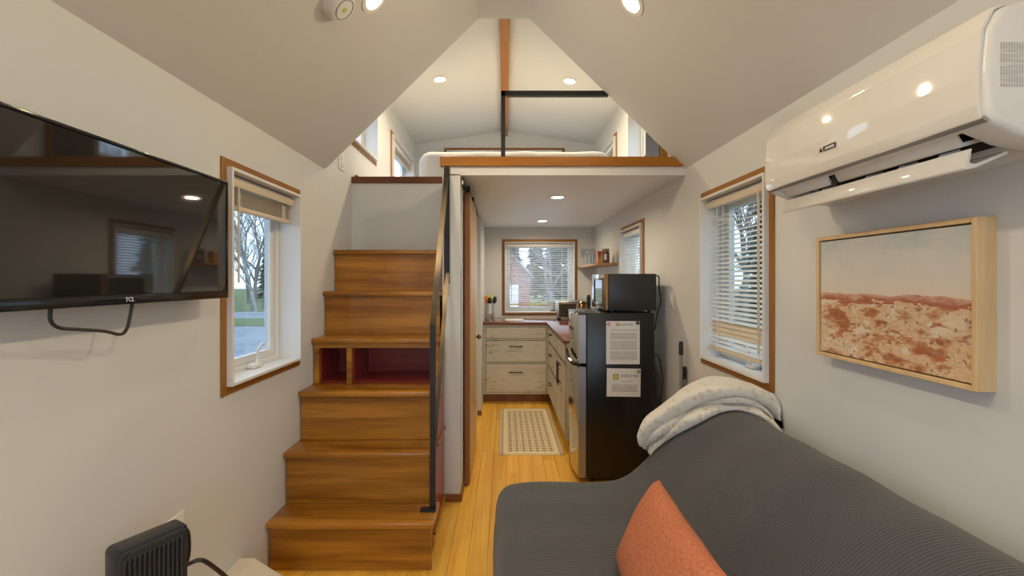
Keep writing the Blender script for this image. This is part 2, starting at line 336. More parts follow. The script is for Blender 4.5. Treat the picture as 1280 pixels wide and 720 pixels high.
# typed lines on paper (flat print), local x across and z up
def print_mat(name, pitch, ink, vertical=False):
    m, n, l, p, t = custom(name, .6); s3 = n.new('ShaderNodeSeparateXYZ'); l.new(t.outputs['Object'], s3.inputs[0])
    u, v = (s3.outputs[2], s3.outputs[0]) if vertical else (s3.outputs[0], s3.outputs[2])
    ln = mth(n, l, 'LESS_THAN', mth(n, l, 'FRACT', mth(n, l, 'DIVIDE', v, pitch)), .5)
    wd = noise_n(n, l, t.outputs['Object'], 1, 1, (900, 1, 20) if not vertical else (20, 1, 900))
    f = mth(n, l, 'MULTIPLY', ln, mth(n, l, 'GREATER_THAN', wd, .42))
    l.new(mixc(n, l, f, (.72, .71, .70), ink), p.inputs['Base Color']); return m
M['typed'] = print_mat('typed_lines', .0065, (.25, .25, .25)); M['typed_v'] = print_mat('typed_lines_upright', .0048, (.42, .42, .42), True)

# ------------------------------------------------------------------ dimensions
WX = 1.09; YB = 5.55; YF = -1.75; YC = 2.75; EZ = 2.007; AZ = 2.92; AXL = -.16; AXR = .15
KZ = 1.975; LZ = 2.03; WT = .14; LWZ = 2.985; RZ = 3.155; PX0, PX1 = -.377, -.27
def side_box(b, side, u0, u1, d0, d1, z0, z1, bevel=0):
    if side == 'L': b.box(-WX-d1, -WX-d0, u0, u1, z0, z1, bevel)
    elif side == 'R': b.box(WX+d0, WX+d1, u0, u1, z0, z1, bevel)
    elif side == 'B': b.box(u0, u1, YB+d0, YB+d1, z0, z1, bevel)
    else: b.box(u0, u1, YF-d1, YF-d0, z0, z1, bevel)
    return b
def side_pt(side, u, d, z):
    return Vector({'L': (-WX-d, u, z), 'R': (WX+d, u, z), 'B': (u, YB+d, z), 'F': (u, YF-d, z)}[side])
def wall(name, side, u0, u1, z0, z1, holes, label):
    us = sorted({u0, u1, *[h[0] for h in holes], *[h[1] for h in holes]}); b = B()
    for a, c in zip(us, us[1:]):
        hs = sorted([(h[2], h[3]) for h in holes if h[0] <= a+1e-6 and h[1] >= c-1e-6]); z = z0
        for lo, hi in hs:
            if lo > z: side_box(b, side, a, c, 0, WT, z, lo)
            z = hi
        if z < z1: side_box(b, side, a, c, 0, WT, z, z1)
    bmesh.ops.remove_doubles(b.bm, verts=b.bm.verts[:], dist=1e-5)
    return struct(name, b, M['wall'], label, 'wall')
CW = .033
WIN = {12: ('R', -1.35, -.45, .886, 1.812), 11: ('L', -1.35, -.45, .886, 1.812),  # n: (side, u0, u1, z0, z1) outer casing; this pair added unseen for daylight
 1: ('L', 1.742, 2.413, .886, 1.812), 2: ('R', 1.835, 2.52, .880, 1.812), 3: ('B', -.035, .885, .905, 1.832), 4: ('R', 3.55, 4.26, .90, 1.82),
 5: ('L', 3.02, 3.855, 2.30, 2.80), 6: ('L', 4.34, 5.39, 2.30, 2.772), 7: ('R', 3.40, 3.97, 2.25, 2.80), 8: ('R', 4.42, 5.39, 2.30, 2.78), 9: ('B', -.74, .73, 2.55, 2.945)}
def hole(w): return (w[1]+CW, w[2]-CW, w[3]+CW, w[4]-CW)
# ------------------------------------------------------------------ shell
b = B(); b.box(-WX-WT, WX+WT, YF-WT, YB+WT, -.12, -.0125)
floor = struct('floor', b, mat('subfloor_joint', (.16, .075, .02), .7), 'honey bamboo plank floor running down the room', 'floor')
pw = .0915; nx = int(2*WX/pw)+1; protos = {}
for i in range(nx):
    x0 = -WX+i*pw; x1 = min(x0+pw, WX)-.0012
    if x1-x0 < .02: continue
    y = YF-random.random()*1.2
    while y < YB:
        ya = max(y, YF); y += 1.8; yb = min(y, YB)-.0012
        if yb-ya < .05: continue
        b = B(); b.box(x0, x1, ya, yb, -.0125, 0, .0008, 1); o = part('plank', b, M['floor'], floor, False)
wall('wall_left', 'L', YF, YB, -.0125, 3.2, [hole(WIN[k]) for k in (1, 5, 6, 11)], 'warm white left wall with the television and tall window')
wall('wall_right', 'R', YF, YB, -.0125, 3.2, [hole(WIN[k]) for k in (2, 4, 7, 8, 12)], 'warm white right wall behind the grey sofa')
wall('wall_back', 'B', -WX, WX, -.0125, 3.3, [hole(WIN[k]) for k in (3, 9)], 'far end wall of kitchen and loft')
WIN[10] = ('F', -.92, .92, .12, 1.98)  # unseen glazed opening, added to let more daylight in
wall('wall_front', 'F', -WX, WX, -.0125, 3.1, [hole(WIN[10])], 'near end wall with an added daylight window behind the viewer')
def slope(poly, label, y0, y1):
    b = B(); b.prism(poly, 'y', y0, y1); return struct('ceiling', b, M['ceil'], label, 'ceiling')
slope([(-WX-.02, EZ-.0196), (AXL, AZ), (AXL, AZ+.12), (-WX-.02, EZ+.12)], 'steep sloped ceiling above the television', YF, YC)
slope([(WX+.02, EZ-.0194), (AXR, AZ), (AXR, AZ+.12), (WX+.02, EZ+.12)], 'steep sloped ceiling above the air conditioner', YF, YC)
slope([(AXL, AZ), (AXR, AZ), (AXR, AZ+.12), (AXL, AZ+.12)], 'narrow flat strip of ceiling at the ridge', YF, YC)
slope([(-WX-.02, LWZ), (0, RZ), (0, RZ+.12), (-WX-.02, LWZ+.12)], 'gently sloped loft ceiling on the left of the beam', YC, YB)
slope([(WX+.02, LWZ), (0, RZ), (0, RZ+.12), (WX+.02, LWZ+.12)], 'gently sloped loft ceiling on the right of the beam', YC, YB)
b = B(); b.prism([(-WX-.02, EZ), (-WX-.02, 3.2), (0, 3.3), (WX+.02, 3.2), (WX+.02, EZ), (WX, EZ+.012), (AXR, AZ+.012), (AXL, AZ+.012), (-WX, EZ+.012)], 'y', YC, YC+.03)
struct('wall_gable', b, M['wall'], 'loft side of the wall above the sloped ceilings', 'wall')
b = B(); b.box(-.035, .035, YC+.03, YB, 3.085, 3.2, .003); struct('trim_1', b, M['beam'], 'brown wooden ridge beam under the loft ceiling', 'beam')
# loft deck (kitchen ceiling below)
b = B(); b.prism([(PX0, YC+.02), (WX, YC+.02), (WX, YB), (-WX, YB), (-WX, 3.265), (PX0, 3.265)], 'z', KZ, LZ)
struct('ceiling', b, M['kceil'], 'flat kitchen ceiling under the loft deck', 'ceiling')
b = B(); b.box(PX0, WX, YC, YC+.02, KZ-.006, LZ-.008); struct('trim_2', b, M['white'], 'white fascia board along the loft edge', 'trim')
b = B(); b.prism([(-.39, 2.021), (1.075, 2.021), (1.018, 2.078), (-.39, 2.078)], 'y', YC-.018, YC+.05, .003); struct('trim_3', b, M['trim_x'], 'brown wooden edging board along the front of the loft', 'trim')
# partition between stairs and kitchen
b = B(); b.box(PX0, PX1, YC, 4.5, -.0125, KZ); struct('wall_partition', b, M['wall'], 'white partition wall between the stairs and kitchen', 'wall')
b = B(); b.box(-.377, -.238, 4.5, YB, -.0125, KZ); struct('wall_kitchen', b, M['wall'], 'white wall return at the left of the kitchen cabinets', 'wall')
b = B(); b.box(-.385, -.262, YC-.011, YC, 0, .045, .002); b.box(-.27, -.258, YC-.011, 2.90, 0, .045, .002); struct('baseboard_partition', b, M['dooredge'], 'brown baseboard around the foot of the white post', 'baseboard')
b = B(); b.box(-.27, -.228, 4.488, 4.5, 0, .045, .002); struct('baseboard_kitchen', b, M['dooredge'], 'brown baseboard at the kitchen wall return', 'baseboard')
b = B(); b.box(-.268, -.262, 2.80, 2.822, .16, 1.42, .001); struct('trim_4', b, M['white'], 'thin white strip on the post beside the sliding door', 'trim')
# wall at the top of the stairs
b = B(); b.box(-WX, PX0, 3.25, 3.30, 1.2, 2.026); struct('wall_landing', b, M['wall'], 'white half wall at the head of the stairs', 'wall')
b = B(); b.box(-WX, PX0-.001, 3.235, 3.31, 2.026, 2.072, .003); b.box(-WX, -WX+.018, 3.31, 3.75, 2.045, 2.10, .002)
struct('trim_5', b, M['cap'], 'dark brown wooden cap on the half wall above the stairs', 'trim')

# ------------------------------------------------------------------ windows and blinds
WLAB = {1: 'tall wood-cased window beside the television', 2: 'tall wood-cased window between air conditioner and refrigerator', 3: 'wide wood-cased window over the kitchen counter',
 4: 'wood-cased kitchen window behind the microwave', 5: 'near left loft window cut off by the ceiling slope', 6: 'far left loft window beside the bed',
 7: 'near right loft window beside the dark speckled case', 8: 'far right loft window beside the bed', 9: 'low wide window behind the bed', 10: 'tall glazed opening added unseen in the near end wall for daylight', 11: 'unseen window added in the left wall behind the viewer for daylight', 12: 'unseen window added in the right wall behind the viewer for daylight'}
def window(n):
    side, u0, u1, z0, z1 = WIN[n]; w = thing('window_%d' % n, WLAB[n], 'window', side_pt(side, (u0+u1)/2, 0, z0), kind='structure')
    ch = M['casing_h'] if side in 'LR' else M['trim_x']; o0, o1, p0, p1 = u0+CW, u1-CW, z0+CW, z1-CW
    for a in ((u0, o0, z0, z1, M['casing']), (o1, u1, z0, z1, M['casing']), (o0, o1, z0, p0, ch), (o0, o1, p1, z1, ch)):
        part('casing', side_box(B(), side, a[0], a[1], -.006, 0, a[2], a[3], .001), a[4], w, False)
    t = .012
    for a in ((o0, o0+t, p0, p1), (o1-t, o1, p0, p1), (o0+t, o1-t, p0, p0+t), (o0+t, o1-t, p1-t, p1)):
        part('jamb', side_box(B(), side, a[0], a[1], -.028, .10, a[2], a[3], .001), M['white'], w, False)
    o0 += t; o1 -= t; p0 += t; p1 -= t; f = .022
    b = B()
    for a in ((o0, o0+f, p0, p1), (o1-f, o1, p0, p1), (o0+f, o1-f, p0, p0+f), (o0+f, o1-f, p1-f, p1)): side_box(b, side, a[0], a[1], .085, .138, a[2], a[3], .002)
    part('frame', b, M['vinyl'], w, False)
    o0 += f; o1 -= f; p0 += f; p1 -= f; f = .034; b = B()
    for a in ((o0, o0+f, p0, p1), (o1-f, o1, p0, p1), (o0+f, o1-f, p0, p0+f), (o0+f, o1-f, p1-f, p1)): side_box(b, side, a[0], a[1], .10, .132, a[2], a[3], .003)
    s = part('sash', b, M['vinyl'], w, False)
    part('pane', side_box(B(), side, o0+f-.004, o1-f+.004, .117, .121, p0+f-.004, p1-f+.004), M['dimmed'] if n in (1, 2) else M['glass'], s, False)
    return w, (u0+CW+.012, u1-CW-.012, z0+CW+.012, z1-CW-.012)
def crank(w, side, u, z, m):
    b = B(); side_box(b, side, u-.035, u+.035, .045, .085, z, z+.022, .008)
    h = part('crank', b, m, w)
    b = B(); b.tube([side_pt(side, u, .06, z+.018), side_pt(side, u+.008, .05, z+.05), side_pt(side, u-.004, .045, z+.085), side_pt(side, u+.022, .04, z+.105)], .006, 8, 4)
    b.sphere(side_pt(side, u+.022, .04, z+.105), .010); part('crank_handle', b, m, h)
def slats(side, L, parent, name, us, zs, d, tilt, m, w=.025):
    b = B(); b.box(-L/2, L/2, -w/2, w/2, -.0007, .0007); bm = b.bm
    me = bpy.data.meshes.new(name); bm.to_mesh(me); bm.free(); me.materials.append(m)
    for z in zs:
        o = bpy.data.objects.new(name, me); COL.objects.link(o); o.parent = parent; o.location = side_pt(side, us, d, z)-ROOT[parent.name]
        rz = {'L': PI/2, 'R': -PI/2, 'B': 0, 'F': 0}[side]; o.rotation_euler = (tilt, 0, rz)
def blind(n, op, zbot, pitch, tilt, label, group, stack=None, wand=True, valance=True, cream=()):
    side = WIN[n][0]; u0, u1, z0, z1 = op; u0 += .008; u1 -= .008; d = .032; us = (u0+u1)/2
    t = thing('window_blind', label, 'blind', side_pt(side, us, d, zbot), group)
    hb = B(); side_box(hb, side, u0, u1, d-.017, d+.02, z1-.045, z1-.004, .006); part('headrail', hb, M['slat'], t)
    if valance: part('valance', side_box(B(), side, u0, u1, d-.030, d-.0175, z1-.052, z1-.016, .005), M['cream'] if n in (1, 2) else M['slat'], t)
    L = u1-u0-.004
    if stack:
        zs = [zbot+.024+i*.0058 for i in range(stack)]; slats(side, L, t, 'slat', us, zs, d, 0, M['cream'])
    else:
        k = int((z1-.075-zbot-.03)/pitch); zs = [zbot+.03+i*pitch for i in range(k+1)]
        slats(side, L, t, 'slat', us, [z for i, z in enumerate(zs) if i not in cream], d, tilt, M['slat'])
        if cream: slats(side, L, t, 'slat', us, [z for i, z in enumerate(zs) if i in cream], d, 1.15, M['cream'])
    part('bottom_rail', side_box(B(), side, u0, u1, d-.013, d+.013, zbot, zbot+.02, .004), M['cream'], t)
    for f in (.16, .84):
        u = u0+(u1-u0)*f; b = B(); side_box(b, side, u-.0015, u+.0015, d-.016, d-.0135, zbot+.01, z1-.05); side_box(b, side, u-.0015, u+.0015, d+.0135, d+.016, zbot+.01, z1-.05)
        if stack:
            for j in range(7):
                b.tube([side_pt(side, u, d-.018, zbot+.02+j*.009), side_pt(side, u+.006, d-.027, zbot+.016+j*.009), side_pt(side, u-.004, d-.018, zbot+.025+j*.009)], .0012, 5, 3)
        part('ladder_cord', b, M['slat'], t)
    if wand:
        uw = u0+(u1-u0)*(.13 if side != 'B' else .08); b = B(); b.cyl(side_pt(side, uw, d-.03, z1-.05), side_pt(side, uw, d-.03, max(zbot-.30, z0+.12) if stack else zbot+.05), .004, n=8); part('wand', b, M['cream'], t)
ops = {}
for k in WIN:
    w, ops[k] = window(k)
    if k in (1, 2): crank(w, WIN[k][0], (WIN[k][1]+WIN[k][2])/2+(.02 if k == 1 else -.06), ops[k][2], M['vinyl'])
    if k == 3: crank(w, 'B', .60, ops[k][2], M['jar'])
blind(1, ops[1], 1.625, .02, 0, 'cream slatted blind pulled up at the window by the television', None, stack=12)
blind(2, ops[2], .965, .0225, .42, 'white slatted blind with cream lowest slats beside the air conditioner', None, cream=(3, 4, 5))
blind(3, ops[3], 1.025, .0225, -.36, 'white slatted blind lowered over the wide kitchen window', None)
blind(4, ops[4], .99, .0225, -.36, 'white slatted blind in the kitchen window behind the microwave', None, wand=False)
blind(6, ops[6], 2.60, .02, 0, 'cream blind pulled up in the far left loft window', None, stack=8, wand=False)
blind(8, ops[8], 2.60, .02, 0, 'cream blind pulled up in the far right loft window', None, stack=8, wand=False)

# ------------------------------------------------------------------ staircase
SX0 = -WX; N = [(2.07+.163*i, .228+.26*i) for i in range(6)]
XR = [-.325, -.362, -.362, -.362, -.38, -.38]
st = thing('staircase', 'brown wooden box staircase with red cubbies climbing to the loft', 'stairs', ((SX0-.36)/2, 2.6, 0))
TT = .028
for i, (y, z) in enumerate(N):
    yb = N[i+1][0]+.045 if i < 5 else 3.25
    b = B(); b.box(SX0, XR[i], y, yb, z-TT, z, .006, 2); part('tread', b, M['stair'], st)
    if i == 3: continue
    zb = N[i-1][1] if i else 0
    b = B(); b.box(SX0+.006, XR[i]-.012, y+.024, y+.042, zb, z-TT, .001, 1); part('riser', b, M['stair'], st, False)
# cubby step
y, z = N[3]; zb = N[2][1]; ys = y+.024; xr = XR[3]-.012; xl = SX0+.006
xa, xb_, xc, xd = xl+.052-.0, -.898, -.868, xr-.022
for a in ((xl, xl+.03, zb, z-TT), (xb_, xc, zb, z-TT), (xd, xr, zb, z-TT)):
    b = B(); b.box(a[0], a[1], ys, ys+.02, a[2], a[3], .001, 1); part('face_stile', b, M['stair'], st, False)
b = B(); b.box(xl, xr, ys-.001, ys+.019, z-TT-.03, z-TT, .001, 1); part('face_rail', b, M['stair'], st, False)
for x0, x1 in ((xl+.028, xb_+.002), (xc-.002, xd+.002)):
    b = B(); t_ = .008; ye = ys+.30
    b.box(x0, x1, ys+.02, ye, zb+.001, zb+t_); b.box(x0, x0+t_, ys+.02, ye, zb, z-TT); b.box(x1-t_, x1, ys+.02, ye, zb, z-TT); b.box(x0, x1, ye, ye+t_, zb, z-TT); b.box(x0, x1, ys+.02, ye, z-TT-.01, z-TT)
    part('cubby', b, M['red'], st, False)
# side panel in front of the partition, with its openings framed in red
b = B(); prof = [(N[0][0]+.042, 0)]
for i in range(4):
    prof += [(N[i][0]+.042, N[i][1]-TT)]
    prof += [(min(N[i+1][0]+.042, YC-.011), N[i][1]-TT)]
prof += [(YC-.011, 0)]
b.prism(prof, 'x', -.378, -.364); part('side_panel', b, M['stairside'], st, False)
for (y0, y1, z0, z1) in ((2.14, 2.30, .02, .19), (2.33, 2.72, .05, .42), (2.44, 2.72, .46, .68)):
    b = B(); b.box(-.364, -.362, y0, y1, z0, z1, 0); part('side_opening', b, M['red'], st, False)
    b = B(); b.box(-.3645, -.352, y0-.01, y1+.01, z0-.014, z0, .002, 1); part('side_lip', b, M['stair'], st, False)
# handrail
hr = thing('stair_handrail', 'flat dark metal handrail running down beside the stairs', 'handrail', (-.347, 2.2, .228))
b = B(); b.box(-.362, -.334, 2.195, 2.207, .228, 1.125); part('newel', b, M['black'], hr, False)
b = B(); b.box(-.405, -.332, 2.17, 2.212, .228, .236); part('foot_plate', b, M['black'], hr, False)
b = B(); b.box(-.365, -.332, YC-.018, YC-.011+.0105, 1.315, 2.017); part('wall_bar', b, M['black'], hr, False)
b = B(); b.bar((-.347, 2.198, 1.115), (-.347, YC-.022, 2.0), .028, .011); part('upper_rail', b, M['rail'], hr, False)
b = B(); b.bar((-.345, 2.205, .51), (-.343, YC-.022, 1.375), .022, .011); part('lower_rail', b, M['rail'], hr, False)
b = B()
for z in (1.36, 1.99): b.cyl((-.349, YC-.0225, z), (-.349, YC-.017, z), .006, n=8)
part('bolt', b, M['steel'], hr)
# loft railing
lr = thing('loft_railing', 'black square tube railing standing on the loft edge', 'railing', (0, YC+.02, 2.078))
b = B(); b.box(-.023, .003, YC+.004, YC+.034, 2.078, 2.482); part('post', b, M['black'], lr, False)
b = B(); b.prism([(-.023, 2.452), (.628, 2.452), (.598, 2.482), (-.023, 2.482)], 'y', YC+.004, YC+.034); part('top_bar', b, M['black'], lr, False)

# ------------------------------------------------------------------ sliding door
dr = thing('sliding_door', 'tan wooden sliding door hanging at the partition', 'door', (-.245, 3.26, .01))
b = B(); b.box(-.262, -.228, 2.945, 3.58, .012, 1.90, .002, 1); part('door_slab', b, M['dooredge'], dr, False)
b = B(); b.box(-.228, -.224, 2.965, 3.56, .03, 1.885); part('face_panel', b, M['doorface'], dr, False)
b = B(); b.cyl((-.224, 3.50, .90), (-.205, 3.50, .90), .008, n=10); b.sphere((-.198, 3.50, .90), .018); part('knob', b, M['copper'], dr)
tk = thing('door_track', 'black overhead track above the sliding door', 'track', (-.245, 3.4, 1.925))
b = B(); b.box(-.255, -.249, 2.80, 4.25, 1.925, 1.965); part('rail', b, M['black'], tk, False)
for y in (3.05, 3.46):
    b = B(); b.box(-.249, -.244, y-.018, y+.018, 1.895, 1.96); b.cyl((-.244, y, 1.945), (-.234, y, 1.945), .022, n=14); part('roller', b, M['black'], tk)
b = B(); b.box(-.27, -.255, 2.82, 2.86, 1.93, 1.96); b.box(-.27, -.255, 4.15, 4.19, 1.93, 1.96); part('bracket', b, M['chrome'], tk, False)

# ------------------------------------------------------------------ kitchen cabinets
CT = .85
def pull(p, along, L=.13):
    b = B(); p = Vector(p); a = Vector(along); n_ = Vector((0, -1, 0)) if abs(a.y) < .5 and p.x < .44 else Vector((-1, 0, 0))
    b.bar(p+n_*.024-a*L/2, p+n_*.024+a*L/2, .009, .009, n_)
    for s in (-1, 1): b.bar(p+a*s*L*.38, p+a*s*L*.38+n_*.024, .008, .008, a)
    return b
CY0 = 4.93; CFX = .475
c1 = thing('base_cabinet', 'whitewashed three-drawer base cabinet under the wide kitchen window', 'cabinet', (.11, 5.2, 0))
b = B(); b.box(-.236, .99, CY0+.02, YB-.002, .10, CT); b.box(-.236, CFX-.002, CY0, CY0+.02, .10, CT, .001, 1); part('body', b, M['cab'], c1, False)
b = B(); b.box(-.236, CFX+.05, CY0+.075, CY0+.09, 0, .10); part('toe_kick', b, M['stairside'], c1, False)
for z0, z1, hd in ((.705, .823, None), (.452, .680, .62), (.125, .428, .34)):
    b = B(); b.box(-.209, .453, CY0-.0015, CY0-.0003, z0-.005, z1+.005); part('drawer_gap_shade', b, M['gap'], c1, False)  # dark sheet in place of the shaded gap round the drawer
    b = B(); b.box(-.204, .448, CY0-.008, CY0-.0016, z0, z1, .002, 1); d = part('drawer', b, M['cab'], c1)
    if hd: part('handle', pull((.118, CY0-.008, hd), (1, 0, 0), .15), M['black'], d, False)
c2 = thing('base_cabinet', 'whitewashed drawer cabinet in the kitchen corner along the right wall', 'cabinet', (.78, 4.5, 0))
b = B(); b.box(CFX, WX-.002, 4.135, CY0, .10, CT); part('body', b, M['cab_y'], c2, False)
b = B(); b.box(CFX+.06, CFX+.075, 4.135, CY0, 0, .10); part('toe_kick', b, M['stairside'], c2, False)
for z0, z1 in ((.70, .825), (.44, .675), (.125, .415)):
    b = B(); b.box(CFX-.0015, CFX-.0003, 4.152, CY0-.042, z0-.006, z1+.006); part('drawer_gap_shade', b, M['gap'], c2, False)
    b = B(); b.box(CFX-.010, CFX-.0016, 4.16, CY0-.05, z0, z1, .002, 1); d = part('drawer', b, M['cab_y'], c2)
    part('handle', pull((CFX-.010, 4.52, (z0+z1)/2+.03), (0, 1, 0)), M['black'], d, False)
c3 = thing('base_cabinet', 'whitewashed two-door cabinet with long black pulls beside the refrigerator', 'cabinet', (.78, 3.83, 0))
b = B(); b.box(CFX, WX-.002, 3.50, 4.132, .10, CT); part('body', b, M['cab_y'], c3, False)
b = B(); b.box(CFX+.06, CFX+.075, 3.50, 4.132, 0, .10); part('toe_kick', b, M['stairside'], c3, False)
b = B(); b.box(CFX-.0015, CFX-.0003, 3.523, 4.117, .694, .831); part('door_gap_shade', b, M['gap'], c3, False)
b = B(); b.box(CFX-.010, CFX-.0016, 3.53, 4.11, .70, .825, .002, 1); part('false_front', b, M['cab_y'], c3)
for y0, y1, yh in ((3.53, 3.813, 3.78), (3.823, 4.11, 3.855)):
    b = B(); b.box(CFX-.0015, CFX-.0003, y0-.007, y1+.007, .118, .682); part('door_gap_shade', b, M['gap'], c3, False)
    b = B(); b.box(CFX-.010, CFX-.0016, y0, y1, .125, .675, .002, 1); d = part('door', b, M['cab_y'], c3)
    part('handle', pull((CFX-.010, yh, .56), (0, 0, 1), .19), M['black'], d, False)
b = B(); b.prism([(-.236, CY0-.025), (CFX-.025, CY0-.025), (CFX-.025, 3.49), (WX-.002, 3.49), (WX-.002, YB-.002), (-.236, YB-.002)], 'z', CT, .88, .003, 2)
single('countertop', b, M['counter'], 'glossy red-brown wooden worktop running round the kitchen corner', 'worktop')
# mat
b = B(); b.box(-.046, .454, 3.47, 4.72, 0, .004, .0015, 1); single('kitchen_mat', b, M['mat'], 'cream and brown tile-pattern mat on the kitchen floor', 'mat')

# ------------------------------------------------------------------ refrigerator and its things
FX0, FX1, FY0, FY1 = .537, .985, 2.99, 3.465
fr = thing('refrigerator', 'small black two-door refrigerator with steel front under the microwave', 'refrigerator', (.75, 3.23, 0))
b = B(); b.box(FX0, FX1, FY0, FY1, .03, 1.12, .008); part('body', b, M['fridge'], fr)
for z0, z1 in ((.035, .765), (.785, 1.108)):
    b = B(); m_ = 9; pts = []
    for k in range(m_+1):
        t_ = k/m_; yy = FY0+.004+(FY1-FY0-.008)*t_; pts.append((FX0-.052-.022*math.sin(PI*t_), yy))
    b.prism(pts+[(FX0-.004, FY1-.004), (FX0-.004, FY0+.004)], 'z', z0, z1, .004, 2); d = part('door', b, M['fridge_front'], fr)
    b = B(); b.box(FX0-.053, FX0-.003, FY0+.0005, FY0+.006, z0+.002, z1-.002, .001, 1); part('edge_strip', b, M['silver'], d, False)
    b = B(); b.box(FX0-.055, FX0-.002, FY0+.005, FY1-.005, z1-.004, z1+.008, .003); part('door_cap', b, M['gloss'], d)
b = B(); b.tube([(FX0-.045, FY0+.002, .775), (FX0-.085, FY0+.06, .782), (FX0-.098, FY0+.16, .80), (FX0-.095, FY0+.28, .84)], .012, 8, 5); part('handle', b, M['gloss'], fr)
b = B()
for x in (FX0+.04, FX1-.04):
    for y in (FY0+.04, FY1-.04): b.cyl((x, y, 0), (x, y, .03), .015, n=10)
part('foot', b, M['plastic'], fr)
b = B(); b.tube([(FX1-.01, FY0+.10, .78), (1.03, FY0+.09, .83), (1.045, FY0+.06, .76), (1.055, FY0+.05, .66), (1.05, FY0+.08, .50), (1.06, FY0+.15, .3)], .004, 6, 5); part('power_cord', b, M['plastic'], fr)
def notice(x0, x1, z0, z1, label, heading, hx, hz, hs, body, logo, mags, rot=0):
    t = thing('notice', label, 'paper', ((x0+x1)/2, FY0-.001, z0), 'notices on the refrigerator')
    b = B(); b.box(x0, x1, FY0-.0016, FY0-.0004, z0, z1); part('sheet', b, M['paper'], t, False)
    for (a0, a1, c0, c1) in body:
        b = B(); b.box(a0, a1, FY0-.002, FY0-.0016, c0, c1); part('typed_lines', b, M['typed'], t, False)
    text_part('heading', heading, hs, M['ink'], t, (hx, FY0-.0022, hz), Matrix.Rotation(PI/2, 3, 'X'))
    lx, lz, ls = logo; b = B(); b.cyl((lx, FY0-.0022, lz), (lx, FY0-.0016, lz), ls*.45, n=12)
    for k in range(8): b.cyl((lx+ls*.8*math.cos(k*PI/4), FY0-.0022, lz+ls*.8*math.sin(k*PI/4)), (lx+ls*.8*math.cos(k*PI/4), FY0-.0016, lz+ls*.8*math.sin(k*PI/4)), ls*.32, n=8)
    lg = part('emblem', b, M['yellow'], t, False)
    b = B()
    for k in range(4): b.cyl((lx+ls*1.0*math.cos(k*PI/2+PI/4), FY0-.0027, lz+ls*math.sin(k*PI/2+PI/4)), (lx+ls*math.cos(k*PI/2+PI/4), FY0-.0022, lz+ls*math.sin(k*PI/2+PI/4)), ls*.25, n=8)
    part('emblem_dots', b, M['ink'], lg, False)
    t.rotation_euler = (0, rot, 0)
    for i, (mx_, mz_, mm, lb) in enumerate(mags):
        b = B(); b.cyl((mx_, FY0-.008, mz_), (mx_, FY0-.0023, mz_), .012, n=16); single('magnet', b, mm, lb, 'magnet', 'fridge magnets')
notice(.666, .886, .783, 1.066, 'longer printed notice held on the refrigerator side by a pink magnet', 'AGENT BEE', .80, 1.043, .016,
    [(.695, .868, 1.000, 1.012), (.69, .868, .945, .987), (.69, .868, .880, .935), (.69, .868, .81, .870)], (.742, 1.043, .011),
    [(.681, 1.046, M['pink'], 'pink round magnet on the longer notice'), (.871, 1.054, M['ink'], 'black and white round magnet on the longer notice')])
notice(.668, .890, .570, .755, 'shorter printed notice with a large yellow emblem on the refrigerator side', 'AGENT BEE', .818, .706, .022,
    [(.765, .835, .668, .674), (.70, .868, .600, .650)], (.727, .700, .019), [(.877, .735, M['grey'], 'grey round magnet on the shorter notice')], .015)
# microwave
mw = thing('microwave', 'dark microwave with mirrored door on top of the refrigerator', 'microwave', (.83, 3.27, 1.12))
MX0, MX1, MY0, MY1, MZ0, MZ1 = .69, 1.01, 3.03, 3.46, 1.132, 1.378
b = B(); b.box(MX0, MX1, MY0, MY1, MZ0, MZ1, .006); part('casing', b, M['micro'], mw)
b = B(); b.box(MX0-.028, MX0-.001, MY0+.004, MY1-.002, MZ0+.004, MZ1-.002, .005); d = part('door', b, M['mirror'], mw)
b = B()
for a in ((MY0+.03, MY1-.10, MZ1-.042, MZ1-.028), (MY0+.03, MY1-.10, MZ0+.028, MZ0+.042), (MY0+.03, MY0+.044, MZ0+.028, MZ1-.028), (MY1-.114, MY1-.10, MZ0+.028, MZ1-.028)): b.box(MX0-.034, MX0-.026, a[0], a[1], a[2], a[3], .003)
part('window_frame', b, M['gloss'], d)
b = B(); b.box(MX0-.0285, MX0-.0275, MY0+.04, MY1-.11, MZ0+.04, MZ1-.04); part('door_glass', b, M['screen'], d, False)
b = B(); b.box(MX0-.030, MX0-.002, MY0+.0005, MY0+.006, MZ0+.006, MZ1-.004, .001); part('edge_reflection', b, M['copper'], d, False)  # copper strip put in for a warm reflection at the near edge
for x in (MX0+.03, MX1-.04):
    for y in (MY0+.03, MY1-.03):
        b = B(); b.cyl((x, y, 1.12), (x, y, MZ0+.004), .014, n=12); part('foot', b, M['plastic'], mw)
b = B(); b.tube([(MX1-.002, MY0+.05, MZ1-.015), (MX1+.028, MY0+.04, MZ1-.02), (MX1+.03, MY0+.04, MZ1-.10), (MX1+.045, MY0+.05, 1.19), (MX1+.02, MY0+.05, 1.10), (MX1+.01, MY0+.06, 1.0)], .0045, 8, 5); part('power_cord', b, M['plastic'], mw)

